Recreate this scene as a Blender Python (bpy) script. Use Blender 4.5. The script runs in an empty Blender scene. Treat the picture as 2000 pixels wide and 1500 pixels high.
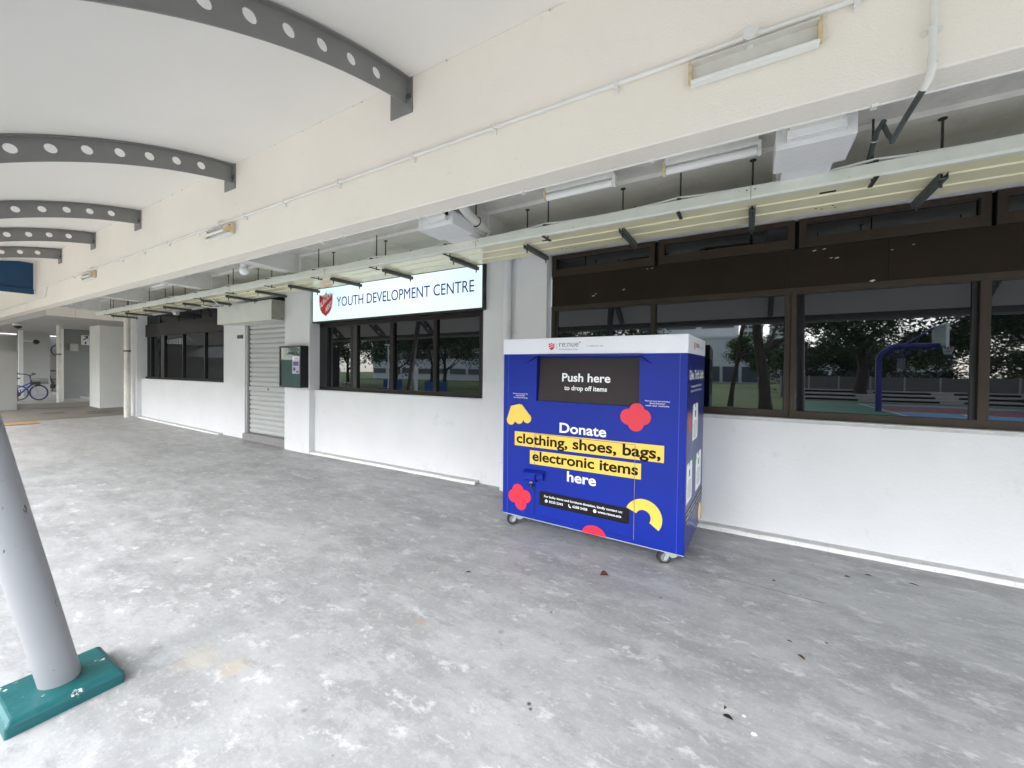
import bpy, bmesh, math, random
from mathutils import Vector, Matrix
R = math.radians
random.seed(7)
sc = bpy.context.scene
COL = sc.collection

# ------------------------------------------------------------------ camera
cam = bpy.data.cameras.new('camera'); co = bpy.data.objects.new('camera', cam); COL.objects.link(co)
TH, DL, RH, FPX, CY = math.atan2(783, 1334), .013, .0117, 783.0, 735.0
Fv = Vector((-math.sin(TH)*math.cos(DL), math.cos(TH)*math.cos(DL), -math.sin(DL)))
R0 = Vector((math.cos(TH), math.sin(TH), 0)); U0 = R0.cross(Fv)
Rv = R0*math.cos(RH)+U0*math.sin(RH); Uv = U0*math.cos(RH)-R0*math.sin(RH)
m = Matrix((Rv, Uv, -Fv)).transposed().to_4x4(); m.translation = (0, 0, 1.5); co.matrix_world = m
cam.sensor_fit = 'HORIZONTAL'; cam.sensor_width = 36; cam.lens = 36*FPX/2000
cam.shift_y = (CY-750)/2000; cam.clip_start = .02; cam.clip_end = 2000
sc.camera = co

# ------------------------------------------------------------------ world, sun, exposure
SUN_EL, SUN_AZ = R(38), R(190)          # bright overcast, sun behind the photographer
w = bpy.data.worlds.new('World'); sc.world = w; w.use_nodes = True
nt = w.node_tree; nt.nodes.clear()
sky = nt.nodes.new('ShaderNodeTexSky'); sky.sky_type = 'NISHITA'; sky.sun_disc = False
sky.sun_elevation = SUN_EL; sky.sun_rotation = SUN_AZ; sky.dust_density = 1.5; sky.air_density = 1.0
hs = nt.nodes.new('ShaderNodeHueSaturation'); hs.inputs['Saturation'].default_value = .42
bg = nt.nodes.new('ShaderNodeBackground'); bg.inputs['Strength'].default_value = .15
wo = nt.nodes.new('ShaderNodeOutputWorld')
nt.links.new(sky.outputs[0], hs.inputs['Color']); nt.links.new(hs.outputs[0], bg.inputs[0]); nt.links.new(bg.outputs[0], wo.inputs[0])
sl = bpy.data.lights.new('sun', 'SUN'); sl.energy = .62; sl.angle = R(150); sl.color = (.965, .98, 1)
so = bpy.data.objects.new('sun', sl); COL.objects.link(so)
sd = Vector((math.sin(SUN_AZ)*math.cos(SUN_EL), math.cos(SUN_AZ)*math.cos(SUN_EL), math.sin(SUN_EL)))
so.rotation_euler = sd.to_track_quat('Z', 'Y').to_euler(); so.location = (0, -20, 30)
sc.view_settings.view_transform = 'Standard'; sc.view_settings.look = 'None'; sc.view_settings.gamma = 1
sc.view_settings.exposure = 2.84
sc.cycles.use_denoising = True
sc.cycles.max_bounces = 10; sc.cycles.diffuse_bounces = 7; sc.cycles.glossy_bounces = 4

# ------------------------------------------------------------------ helpers
def tag(o, label=None, cat=None, group=None, kind=None):
    if label: o['label'] = label
    if cat: o['category'] = cat
    if group: o['group'] = group
    if kind: o['kind'] = kind
    return o
def empty(name, loc, label, cat, group=None, rot=(0, 0, 0)):
    o = bpy.data.objects.new(name, None); COL.objects.link(o); o.location = loc; o.rotation_euler = rot
    o.empty_display_size = .1
    return tag(o, label, cat, group)
class MB:
    def __init__(s): s.v = []; s.f = []; s.sm = []
    def add(s, vs, fs, smooth=False):
        n = len(s.v); s.v += [tuple(p) for p in vs]; s.f += [tuple(i+n for i in f) for f in fs]; s.sm += [smooth]*len(fs); return s
    def box(s, x0, x1, y0, y1, z0, z1):
        return s.add([(x0,y0,z0),(x1,y0,z0),(x1,y1,z0),(x0,y1,z0),(x0,y0,z1),(x1,y0,z1),(x1,y1,z1),(x0,y1,z1)],
                     [(0,3,2,1),(4,5,6,7),(0,1,5,4),(1,2,6,5),(2,3,7,6),(3,0,4,7)])
    def cyl(s, p0, p1, r, n=12, r2=None, caps=True):
        p0, p1 = Vector(p0), Vector(p1); d = (p1-p0).normalized()
        a = d.orthogonal().normalized(); b = d.cross(a); r2 = r if r2 is None else r2
        vs = []
        for p, rr in ((p0, r), (p1, r2)):
            for i in range(n):
                t = 2*math.pi*i/n; vs.append(p+(a*math.cos(t)+b*math.sin(t))*rr)
        s.add(vs, [(i, (i+1) % n, n+(i+1) % n, n+i) for i in range(n)], True)
        if caps: s.add(vs, [tuple(range(n))[::-1], tuple(range(n, 2*n))])
        return s
    def tube(s, pts, r, n=8):
        pts = [Vector(p) for p in pts]; k = len(pts); vs = []; ref = None
        for i, p in enumerate(pts):
            d = (pts[min(i+1, k-1)]-pts[max(i-1, 0)]).normalized()
            if ref is None: ref = d.orthogonal().normalized()
            a = (ref-d*ref.dot(d)).normalized(); ref = a; b = d.cross(a)
            rr = r[i] if isinstance(r, (list, tuple)) else r
            for j in range(n):
                t = 2*math.pi*j/n; vs.append(p+(a*math.cos(t)+b*math.sin(t))*rr)
        fs = [(i*n+j, i*n+(j+1) % n, (i+1)*n+(j+1) % n, (i+1)*n+j) for i in range(k-1) for j in range(n)]
        s.add(vs, fs, True); s.add(vs, [tuple(range(n))[::-1], tuple(range((k-1)*n, k*n))]); return s
    def torus(s, c, ax, R_, r, n=24, k=6):
        c, ax = Vector(c), Vector(ax).normalized(); a = ax.orthogonal().normalized(); b = ax.cross(a); vs = []
        for i in range(n):
            t = 2*math.pi*i/n; e = a*math.cos(t)+b*math.sin(t)
            for j in range(k):
                u = 2*math.pi*j/k; vs.append(c+e*(R_+r*math.cos(u))+ax*r*math.sin(u))
        return s.add(vs, [(i*k+j, ((i+1) % n)*k+j, ((i+1) % n)*k+(j+1) % k, i*k+(j+1) % k) for i in range(n) for j in range(k)], True)
    def prism(s, poly, axis, a0, a1):
        """extrude a 2-D polygon along axis; poly coords are the two other axes in order"""
        def P(u, v, w_):
            return {'x': (w_, u, v), 'y': (u, w_, v), 'z': (u, v, w_)}[axis]
        n = len(poly)
        s.add([P(u, v, a0) for u, v in poly]+[P(u, v, a1) for u, v in poly],
              [tuple(range(n))[::-1], tuple(range(n, 2*n))]+[(i, (i+1) % n, n+(i+1) % n, n+i) for i in range(n)])
        return s
    def sphere(s, c, r, n=12, k=8, sz=1, z0=-1):
        c = Vector(c); vs = []
        for i in range(k+1):
            ph = -math.pi/2+math.pi*i/k if z0 == -1 else math.pi/2*i/k
            for j in range(n):
                t = 2*math.pi*j/n; vs.append(c+Vector((r*math.cos(ph)*math.cos(t), r*math.cos(ph)*math.sin(t), r*sz*math.sin(ph))))
        return s.add(vs, [(i*n+j, i*n+(j+1) % n, (i+1)*n+(j+1) % n, (i+1)*n+j) for i in range(k) for j in range(n)], True)
    def build(s, name, mat, parent=None, bevel=0, fix=True):
        me = bpy.data.meshes.new(name); me.from_pydata(s.v, [], s.f)
        me.polygons.foreach_set('use_smooth', s.sm)
        if fix:
            bm = bmesh.new(); bm.from_mesh(me); bmesh.ops.recalc_face_normals(bm, faces=bm.faces); bm.to_mesh(me); bm.free()
        me.materials.append(mat); o = bpy.data.objects.new(name, me); COL.objects.link(o)
        if parent: o.parent = parent
        if bevel:
            b = o.modifiers.new('bevel', 'BEVEL'); b.width = bevel; b.segments = 2; b.limit_method = 'ANGLE'
        return o
def copy_tree(o, parent=None):
    c = o.copy(); COL.objects.link(c); c.parent = parent
    for ch in list(o.children): copy_tree(ch, c)
    return c

def mat(name, col, rough=.6, var=0, scale=3, bump=0, bscale=60, metal=0, spec=.5, dirt=None, dscale=2, dlo=.55, dhi=.75, emit=0, coat=0, stretch=(1, 1, 1)):
    m = bpy.data.materials.new(name); m.use_nodes = True; n = m.node_tree.nodes; l = m.node_tree.links
    b = n['Principled BSDF']; b.inputs['Roughness'].default_value = rough; b.inputs['Metallic'].default_value = metal
    b.inputs['Specular IOR Level'].default_value = spec; b.inputs['Coat Weight'].default_value = coat
    c4 = (*col, 1); b.inputs['Base Color'].default_value = c4
    tc = n.new('ShaderNodeTexCoord'); mp = n.new('ShaderNodeMapping'); l.new(tc.outputs['Object'], mp.inputs[0]); mp.inputs['Scale'].default_value = stretch
    out = None
    if var:
        t = n.new('ShaderNodeTexNoise'); t.inputs['Scale'].default_value = scale; t.inputs['Detail'].default_value = 8; t.inputs['Roughness'].default_value = .6
        l.new(mp.outputs[0], t.inputs['Vector'])
        mr = n.new('ShaderNodeMapRange'); mr.inputs['From Min'].default_value = .3; mr.inputs['From Max'].default_value = .7
        mr.inputs['To Min'].default_value = 1-var; mr.inputs['To Max'].default_value = 1+var; l.new(t.outputs[0], mr.inputs[0])
        mx = n.new('ShaderNodeVectorMath'); mx.operation = 'SCALE'; mx.inputs[0].default_value = col; l.new(mr.outputs[0], mx.inputs['Scale'])
        out = mx.outputs[0]
    if dirt:
        t = n.new('ShaderNodeTexNoise'); t.inputs['Scale'].default_value = dscale; t.inputs['Detail'].default_value = 12; t.inputs['Roughness'].default_value = .72
        l.new(mp.outputs[0], t.inputs['Vector'])
        mr = n.new('ShaderNodeMapRange'); mr.inputs['From Min'].default_value = dlo; mr.inputs['From Max'].default_value = dhi; l.new(t.outputs[0], mr.inputs[0])
        mx = n.new('ShaderNodeMix'); mx.data_type = 'RGBA'; l.new(mr.outputs[0], mx.inputs['Factor'])
        if out: l.new(out, mx.inputs['A'])
        else: mx.inputs['A'].default_value = c4
        mx.inputs['B'].default_value = (*dirt, 1); out = mx.outputs['Result']
    if out: l.new(out, b.inputs['Base Color'])
    if bump:
        t = n.new('ShaderNodeTexNoise'); t.inputs['Scale'].default_value = bscale; t.inputs['Detail'].default_value = 6; l.new(tc.outputs['Object'], t.inputs['Vector'])
        bp = n.new('ShaderNodeBump'); bp.inputs['Strength'].default_value = bump; bp.inputs['Distance'].default_value = .01
        l.new(t.outputs[0], bp.inputs['Height']); l.new(bp.outputs[0], b.inputs['Normal'])
    if emit:
        b.inputs['Emission Color'].default_value = c4; b.inputs['Emission Strength'].default_value = emit
    return m

M = {}
M['wall'] = mat('white_wall_paint', (.68,.68,.69), .7, var=.035, scale=1.5, bump=.3, bscale=38, dirt=(.56,.56,.545), dscale=3.2, dlo=.58, dhi=.76)
M['beam'] = mat('warm_lit_beam_paint', (.85,.80,.72), .75, var=.03, scale=.8, bump=.35, bscale=90, dirt=(.60,.58,.53), dscale=5, dlo=.64, dhi=.82)  # cream tint puts warm bounce light into the beam colour
M['soffit'] = mat('soffit_paint', (.66,.65,.62), .8, var=.08, scale=1.3, bump=.3, bscale=50, dirt=(.45,.45,.43), dscale=3, dlo=.5, dhi=.8)
M['ceiling'] = mat('canopy_ceiling_paint', (.80,.785,.745), .75, var=.02, scale=1, bump=.1, bscale=160)
M['plinth'] = mat('plinth_paint', (.76,.76,.74), .7, var=.08, scale=9, bump=.5, bscale=30, dirt=(.45,.45,.44), dscale=14, dlo=.56, dhi=.72)
M['ledge'] = mat('plinth_top_cement', (.50,.50,.49), .8, var=.15, scale=12, bump=.4, bscale=40)
M['steel'] = mat('grey_steel_paint', (.205,.205,.198), .45, var=.06, scale=4, bump=.05, bscale=80)
M['column'] = mat('column_grey_paint', (.235,.24,.25), .38, var=.03, scale=3, bump=.08, bscale=25, dirt=(.03,.03,.03), dscale=16, dlo=.64, dhi=.65, stretch=(1.6,1.6,.8))
M['teal'] = mat('teal_block_paint', (.004,.085,.090), .42, var=.16, scale=7, bump=.35, bscale=18, dirt=(.55,.55,.50), dscale=11, dlo=.635, dhi=.645)
M['bronze'] = mat('bronze_window_frame', (.036,.024,.017), .42, var=.18, scale=3, spec=.3)
M['brownpanel'] = mat('brown_panel_board', (.020,.0125,.008), .55, var=.2, scale=2.5, bump=.05, dirt=(.16,.13,.11), dscale=9, dlo=.72, dhi=.78, spec=.15)
M['darkbronze'] = mat('dark_window_frame', (.013,.010,.009), .4, var=.2, scale=3, spec=.25)
M['black'] = mat('black_paint', (.012,.012,.013), .35)
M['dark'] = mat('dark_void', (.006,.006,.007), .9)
M['darkmetal'] = mat('dark_bracket_steel', (.065,.075,.075), .55, var=.2, scale=20)
M['rod'] = mat('threaded_rod_steel', (.03,.03,.03), .6)
M['channel'] = mat('pale_green_channel_paint', (.63,.645,.585), .5, var=.05, scale=8, dirt=(.16,.12,.07), dscale=22, dlo=.645, dhi=.68)
M['creamgloss'] = mat('glossy_cream_panel', (.78,.74,.52), .16, var=.03, scale=3, spec=.5)
M['pvc'] = mat('white_conduit', (.74,.735,.70), .45, var=.05, scale=6, dirt=(.4,.38,.33), dscale=10, dlo=.66, dhi=.75)
M['pvcold'] = mat('weathered_pipe', (.66,.63,.58), .55, var=.1, scale=5, dirt=(.30,.22,.16), dscale=11, dlo=.6, dhi=.72)
M['blackpipe'] = mat('dark_grey_pipe', (.07,.085,.085), .5, var=.2, scale=8)
M['fixture'] = mat('white_fixture_metal', (.78,.79,.76), .35, var=.03, scale=8)
M['fixold'] = mat('aged_fixture_reflector', (.62,.61,.56), .4, var=.08, scale=9, dirt=(.32,.22,.12), dscale=12, dlo=.66, dhi=.76)
M['endcap'] = mat('yellowed_plastic', (.62,.50,.30), .5, var=.2, scale=30)
M['tube'] = mat('fluorescent_tube', (.82,.83,.82), .2)
M['shutter'] = mat('shutter_grey_paint', (.45,.46,.45), .45, var=.05, scale=3, metal=.0)
M['shutterbox'] = mat('shutter_box_paint', (.62,.63,.58), .6, var=.06, scale=4, bump=.1, dirt=(.45,.43,.37), dscale=8, dlo=.62, dhi=.75)
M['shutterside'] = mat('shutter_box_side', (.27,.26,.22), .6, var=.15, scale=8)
M['granite'] = mat('grey_granite_step', (.24,.23,.23), .5, var=.2, scale=25)
M['alu'] = mat('aluminium', (.45,.45,.46), .4, metal=.7)
M['blue'] = mat('bin_blue_vinyl', (.004,.021,.285), .36, var=.06, scale=2, spec=.24, bump=.05, bscale=5, dirt=(.02,.04,.30), dscale=7, dlo=.60, dhi=.75)
M['bluedark'] = mat('bin_blue_reveal', (.010,.018,.20), .4)
M['navy'] = mat('bin_navy_side', (.012,.018,.17), .28, var=.04, scale=2)
M['binwhite'] = mat('bin_white_vinyl', (.82,.83,.90), .3)
M['flap'] = mat('brown_black_flap', (.030,.022,.025), .5, spec=.25, var=.04, scale=3)
M['yellow'] = mat('yellow_vinyl', (.85,.58,.085), .35)
M['red'] = mat('red_vinyl', (.68,.022,.05), .35)
M['sidered'] = mat('dull_red_print', (.42,.05,.05), .4)
M['green'] = mat('green_print', (.03,.18,.07), .4)
M['ink'] = mat('dark_brown_ink', (.014,.009,.006), .5, spec=.12)
M['inkgrey'] = mat('grey_ink', (.10,.10,.11), .4)
M['white'] = mat('white_vinyl_letter', (.85,.86,.87), .35)
M['blackvinyl'] = mat('black_vinyl', (.008,.008,.011), .4, spec=.2)
M['rubber'] = mat('rubber', (.03,.03,.03), .7)
M['wheelgrey'] = mat('caster_hub_grey', (.22,.22,.22), .5)
M['zinc'] = mat('zinc_plate', (.55,.60,.57), .35, metal=.5)
M['signblue'] = mat('sign_blue_letter', (.010,.012,.42), .5, spec=.1)
M['signred'] = mat('sign_red_shield', (.62,.008,.025), .4)
M['leaf_litter'] = mat('dry_leaf', (.10,.035,.018), .6, var=.3, scale=30)
M['leaf_dark'] = mat('dark_dry_leaf', (.030,.022,.016), .6, var=.3, scale=30)
M['bark'] = mat('tree_bark', (.055,.045,.035), .9, var=.3, scale=5, bump=.6, bscale=12)
M['foliage'] = mat('tree_foliage', (.035,.075,.020), .6, var=.5, scale=.9)
M['foliage2'] = mat('hedge_foliage', (.05,.10,.02), .6, var=.5, scale=.7)
M['grass'] = mat('grass', (.10,.15,.04), .9, var=.35, scale=.5, bump=.4, bscale=30)
M['court_green'] = mat('court_green_paint', (.03,.16,.10), .7, var=.08, scale=1)
M['court_red'] = mat('court_maroon_paint', (.17,.055,.07), .7, var=.08, scale=1)
M['court_blue'] = mat('court_blue_paint', (.10,.27,.48), .7, var=.08, scale=1)
M['line'] = mat('court_line_white', (.7,.7,.7), .6)
M['hoopblue'] = mat('hoop_blue_paint', (.012,.022,.17), .4)
M['benchblue'] = mat('bench_blue_paint', (.01,.09,.28), .5)
M['backboard'] = mat('backboard_clear', (.30,.38,.36), .2)
M['bldwhite'] = mat('building_white', (.80,.81,.82), .8, var=.03, scale=.3)
M['bldgrey'] = mat('building_grey', (.72,.74,.77), .7, var=.04, scale=.3)
M['window_band'] = mat('window_band_glass', (.08,.10,.12), .3)
M['bluecanvas'] = mat('deep_blue_canvas', (.002,.045,.115), .55, var=.12, scale=4, bump=.2, bscale=10)
M['passwall'] = mat('passage_wall_grey', (.40,.39,.37), .8, var=.04, scale=2, bump=.15)
M['passwhite'] = mat('passage_wall_white', (.78,.78,.75), .75, var=.04, scale=2)
M['darkwall'] = mat('stairwell_wall', (.20,.20,.185), .85, var=.06, scale=2)
M['tile_yellow'] = mat('yellow_tactile_tile', (.42,.25,.09), .7, var=.15, scale=20)
M['bikeblue'] = mat('bike_blue_paint', (.015,.07,.40), .35)
M['bikedark'] = mat('bike_black', (.02,.02,.025), .5)
M['bikesilver'] = mat('bike_silver', (.4,.42,.45), .35, metal=.6)
M['boardgreen'] = mat('notice_felt_green', (.012,.075,.062), .35, var=.15, scale=6)
M['paper'] = mat('notice_paper', (.62,.60,.74), .5)
M['purple'] = mat('notice_purple_print', (.16,.11,.33), .5)
M['camwhite'] = mat('camera_white_plastic', (.7,.7,.7), .35)
M['outconc'] = mat('outdoor_concrete', (.46,.45,.425), .85, var=.12, scale=1.5, bump=.3, bscale=20)
M['farfloor'] = mat('passage_floor_cement', (.235,.215,.185), .6, var=.12, scale=1.2, bump=.15, bscale=30)

def glass_mat(name, tint, base):
    m = bpy.data.materials.new(name); m.use_nodes = True; n = m.node_tree.nodes; l = m.node_tree.links; n.clear()
    o = n.new('ShaderNodeOutputMaterial'); g = n.new('ShaderNodeBsdfGlossy'); g.inputs['Roughness'].default_value = .012; g.inputs['Color'].default_value = (*tint, 1)
    d = n.new('ShaderNodeBsdfDiffuse'); d.inputs['Color'].default_value = (*base, 1)
    fr = n.new('ShaderNodeFresnel'); fr.inputs['IOR'].default_value = 1.9; mx = n.new('ShaderNodeMixShader')
    t = n.new('ShaderNodeTexNoise'); t.inputs['Scale'].default_value = 1.1; t.inputs['Detail'].default_value = 1
    bp = n.new('ShaderNodeBump'); bp.inputs['Strength'].default_value = .012; bp.inputs['Distance'].default_value = .05
    l.new(t.outputs[0], bp.inputs['Height']); l.new(bp.outputs[0], g.inputs['Normal'])
    mn = n.new('ShaderNodeMath'); mn.operation = 'MINIMUM'; mn.inputs[1].default_value = .09; l.new(fr.outputs[0], mn.inputs[0])
    l.new(mn.outputs[0], mx.inputs[0]); l.new(d.outputs[0], mx.inputs[1]); l.new(g.outputs[0], mx.inputs[2]); l.new(mx.outputs[0], o.inputs[0])
    return m
M['glass'] = glass_mat('dark_tinted_glass', (.93,.96,1), (.004,.004,.005))

def lightbox_mat():
    m = bpy.data.materials.new('backlit_sign_face'); m.use_nodes = True; n = m.node_tree.nodes; l = m.node_tree.links
    b = n['Principled BSDF']; b.inputs['Base Color'].default_value = (.30,.36,.36,1); b.inputs['Roughness'].default_value = .25
    tc = n.new('ShaderNodeTexCoord'); t = n.new('ShaderNodeTexNoise'); t.inputs['Scale'].default_value = .9; t.inputs['Detail'].default_value = 1
    l.new(tc.outputs['Object'], t.inputs['Vector'])
    cr = n.new('ShaderNodeValToRGB'); cr.color_ramp.elements[0].color = (.66,.90,.88,1); cr.color_ramp.elements[1].color = (.86,.97,.95,1)
    cr.color_ramp.elements[0].position = .3; cr.color_ramp.elements[1].position = .65
    l.new(t.outputs[0], cr.inputs[0]); l.new(cr.outputs[0], b.inputs['Emission Color']); b.inputs['Emission Strength'].default_value = .13
    return m
M['lightbox'] = lightbox_mat()

def floor_mat():
    m = bpy.data.materials.new('trowelled_concrete_floor'); m.use_nodes = True; n = m.node_tree.nodes; l = m.node_tree.links
    b = n['Principled BSDF']; tc = n.new('ShaderNodeTexCoord')
    def noise(sc_, det, ro, vec, dist=0):
        t = n.new('ShaderNodeTexNoise'); t.inputs['Scale'].default_value = sc_; t.inputs['Detail'].default_value = det; t.inputs['Roughness'].default_value = ro
        t.inputs['Distortion'].default_value = dist; l.new(vec, t.inputs['Vector']); return t.outputs[0]
    def mapr(v, a, b_, c, d):
        r = n.new('ShaderNodeMapRange'); l.new(v, r.inputs[0])
        for i, k in zip(('From Min', 'From Max', 'To Min', 'To Max'), (a, b_, c, d)): r.inputs[i].default_value = k
        return r.outputs[0]
    def mp(s, rz=0):
        k = n.new('ShaderNodeMapping'); k.inputs['Scale'].default_value = s; k.inputs['Rotation'].default_value = (0, 0, rz); l.new(tc.outputs['Object'], k.inputs[0]); return k.outputs[0]
    def mix(a, col, f):
        k = n.new('ShaderNodeMix'); k.data_type = 'RGBA'; l.new(f, k.inputs['Factor'])
        if isinstance(a, tuple): k.inputs['A'].default_value = (*a, 1)
        else: l.new(a, k.inputs['A'])
        k.inputs['B'].default_value = (*col, 1); return k.outputs['Result']
    P = mp((1, 1, 1)); S = mp((.9, 1.8, 1), R(10)); S2 = mp((1.0, 1.7, 1), R(-25))
    c = mix((.255,.26,.26), (.37,.378,.38), mapr(noise(1.1, 14, .70, S, .1), .40, .62, 0, 1))
    c = mix(c, (.40,.408,.412), mapr(noise(3.4, 14, .74, S, .15), .50, .60, 0, .75))
    c = mix(c, (.52,.525,.53), mapr(noise(5.2, 14, .72, S2, .25), .565, .63, 0, .8))
    c = mix(c, (.62,.62,.61), mapr(noise(9.5, 14, .70, S, .3), .63, .67, 0, .5))
    c = mix(c, (.215,.22,.22), mapr(noise(6.5, 14, .74, S, .1), .55, .66, 0, .7))
    c = mix(c, (.16,.16,.16), mapr(noise(24, 10, .7, S), .64, .70, 0, .7))
    c = mix(c, (.50,.505,.51), mapr(noise(34, 10, .75, P), .52, .66, 0, .45)); c = mix(c, (.24,.24,.24), mapr(noise(80, 6, .7, P), .54, .70, 0, .45))
    # yellowish and rusty stains, small dark gum spots
    def spot(x, y, r, col, a, cc):
        k = n.new('ShaderNodeVectorMath'); k.operation = 'DISTANCE'; k.inputs[1].default_value = (x, y, 0)
        ad = n.new('ShaderNodeVectorMath'); ad.operation = 'ADD'; nn = n.new('ShaderNodeTexNoise'); nn.inputs['Scale'].default_value = 7; nn.inputs['Detail'].default_value = 6
        l.new(tc.outputs['Object'], nn.inputs['Vector']); sc1 = n.new('ShaderNodeVectorMath'); sc1.operation = 'SCALE'; sc1.inputs['Scale'].default_value = r*1.3
        sb = n.new('ShaderNodeVectorMath'); sb.operation = 'SUBTRACT'; sb.inputs[1].default_value = (.5, .5, .5); l.new(nn.outputs['Color'], sb.inputs[0])
        l.new(sb.outputs[0], sc1.inputs[0]); l.new(tc.outputs['Object'], ad.inputs[0]); l.new(sc1.outputs[0], ad.inputs[1]); l.new(ad.outputs[0], k.inputs[0])
        return mix(cc, col, mapr(k.outputs['Value'], r*.35, r, a, 0))
    c = spot(-2.42, .95, .13, (.40,.34,.22), .30, c); c = spot(-2.2, 1.02, .09, (.46,.36,.22), .35, c)
    c = spot(-1.654, 1.79, .05, (.35,.20,.11), .3, c)
    c = spot(-.825, 1.59, .014, (.03,.03,.025), .95, c); c = spot(-.805, 1.57, .011, (.03,.03,.025), .95, c)
    c = spot(-2.17, 1.79, .03, (.2,.2,.2), .7, c); c = spot(-1.65, 1.05, .018, (.2,.2,.2), .8, c); c = spot(-1.2, 1.95, .025, (.2,.2,.19), .6, c)
    v = n.new('ShaderNodeTexVoronoi'); v.inputs['Scale'].default_value = 3.3; l.new(P, v.inputs['Vector'])
    c = mix(c, (.05,.05,.05), mapr(v.outputs['Distance'], .020, .034, .85, 0))
    v = n.new('ShaderNodeTexVoronoi'); v.inputs['Scale'].default_value = 7.1; l.new(S, v.inputs['Vector'])
    c = mix(c, (.12,.115,.11), mapr(v.outputs['Distance'], .022, .04, .75, 0))
    sy = n.new('ShaderNodeSeparateXYZ'); l.new(tc.outputs['Object'], sy.inputs[0])
    gm = n.new('ShaderNodeMath'); gm.operation = 'MULTIPLY'; l.new(mapr(sy.outputs[1], 3.95, 4.28, 0, .75), gm.inputs[0]); l.new(mapr(noise(5, 8, .7, S), .35, .6, 0, 1), gm.inputs[1])
    c = mix(c, (.19,.18,.165), gm.outputs[0])
    # warmer and dustier towards the far end of the deck
    sx = n.new('ShaderNodeSeparateXYZ'); l.new(tc.outputs['Object'], sx.inputs[0])
    c = mix(c, (.40,.385,.355), mapr(sx.outputs[0], -7, -13, 0, .55))
    l.new(c, b.inputs['Base Color'])
    l.new(mapr(noise(3, 8, .6, S), .35, .7, .34, .60), b.inputs['Roughness']); b.inputs['Specular IOR Level'].default_value = .5
    bp = n.new('ShaderNodeBump'); bp.inputs['Strength'].default_value = .25; bp.inputs['Distance'].default_value = .006
    l.new(noise(9, 10, .65, S, 1), bp.inputs['Height']); l.new(bp.outputs[0], b.inputs['Normal'])
    return m
M['floor'] = floor_mat()

def text_mesh(s, name, mat_, parent, origin, xdir, zdir, width=None, height=None, bold=0, x0=0, z0=0, align='LEFT', shear=0, space=1.0, squash=None):
    """flat lettering: local x -> xdir, local y -> zdir; fitted to width and cap height"""
    cu = bpy.data.curves.new(name, 'FONT'); cu.body = s; cu.offset = bold; cu.shear = shear; cu.space_character = space; cu.align_x = 'LEFT'; cu.resolution_u = 4
    cu.fill_mode = 'FRONT'
    o = bpy.data.objects.new(name+'_tmp', cu); COL.objects.link(o)
    dg = bpy.context.evaluated_depsgraph_get(); dg.update()
    me = bpy.data.meshes.new_from_object(o.evaluated_get(dg)); bpy.data.objects.remove(o); bpy.data.curves.remove(cu)
    xs = [v.co.x for v in me.vertices]; x_0, x_1 = min(xs), max(xs); W = x_1-x_0
    sz = (height/.69) if height else width/W
    sx = (width/W) if width else sz
    X, Z = Vector(xdir), Vector(zdir); O = Vector(origin)
    off = {'LEFT': 0, 'CENTER': -.5*W*sx}[align]
    for v in me.vertices:
        v.co = O+X*(x0+off+(v.co.x-x_0)*sx)+Z*(z0+v.co.y*sz)
    me.name = name; me.materials.clear(); me.materials.append(mat_)
    r = bpy.data.objects.new(name, me); COL.objects.link(r); r.parent = parent
    return r

# ================================================================== SETTING
def struct(o): o['kind'] = 'structure'; return o
fl = MB(); XS = [(14,0),(4,0),(-7,0),(-9.7,.03),(-12,.06),(-14.2,.10),(-15.06,.14)]
vs = []
for x, z in XS: vs += [(x,-1.0,z),(x,4.5,z),(x,-1.0,-.6)]
fs = []
for i in range(len(XS)-1):
    a, b = 3*i, 3*i+3; fs += [(a,a+1,b+1,b),(a+2,a,b,b+2)]
fl.add(vs, fs); struct(fl.build('deck_floor', M['floor']))
fl = MB().add([(-15.062,-1,.138),(-15.062,9,.138),(-18.5,9,.2),(-18.5,-1,.2),(-15.062,-1,-.6),(-18.5,-1,-.6)], [(0,3,2,1),(4,5,3,0)])
struct(fl.build('passage_floor', M['farfloor']))
jt = MB().add([(-15.05,-1,.146),(-15.05,8,.146),(-15.075,8,.146),(-15.075,-1,.146)], [(0,1,2,3)]); struct(jt.build('floor_joint', M['rubber']))
jt = MB().add([(-.35,3.335,.003),(.46,3.297,.003),(.46,3.293,.003),(-.35,3.331,.003)], [(0,3,2,1)]); struct(jt.build('floor_crack', M['rubber']))
for y0, y1, x in ((2.95,3.35,-16.6),(3.75,4.2,-16.3),(3.6,4.1,-15.7)):
    struct(MB().add([(x,y0,.19),(x,y1,.19),(x-.10,y1,.192),(x-.10,y0,.192)], [(0,1,2,3)]).build('floor_joint', M['rubber']))
struct(MB().add([(-14.55,-1,.128),(-14.95,-1,.144),(-14.95,2.55,.144),(-14.55,2.55,.128)], [(0,1,2,3)]).build('tactile_strip', M['tile_yellow']))
struct(MB().box(-18.499,-18.490,-1,4.29,.15,.352).build('step_riser', M['farfloor'])); struct(MB().box(-40,-18.5,-1,9,-.6,.35).build('raised_floor', mat('bike_area_concrete', (.42,.41,.38), .8, var=.08, scale=1.5)))
struct(MB().add([(-260,-1.02,-.5),(120,-1.02,-.5),(120,-320,-.5),(-260,-320,-.5)], [(0,3,2,1)]).build('ground', M['grass']))
struct(MB().add([(-60,-1.0,-.496),(40,-1.0,-.496),(40,-8,-.496),(-60,-8,-.496)], [(0,3,2,1)]).build('path', M['outconc']))  # concrete apron, widened and made pale to bounce light up under the canopy
struct(MB().add([(-60,-12.5,-.496),(2.6,-14.5,-.496),(2.6,-16,-.496),(-60,-14,-.496)], [(0,3,2,1)]).build('path', M['outconc']))
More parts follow.
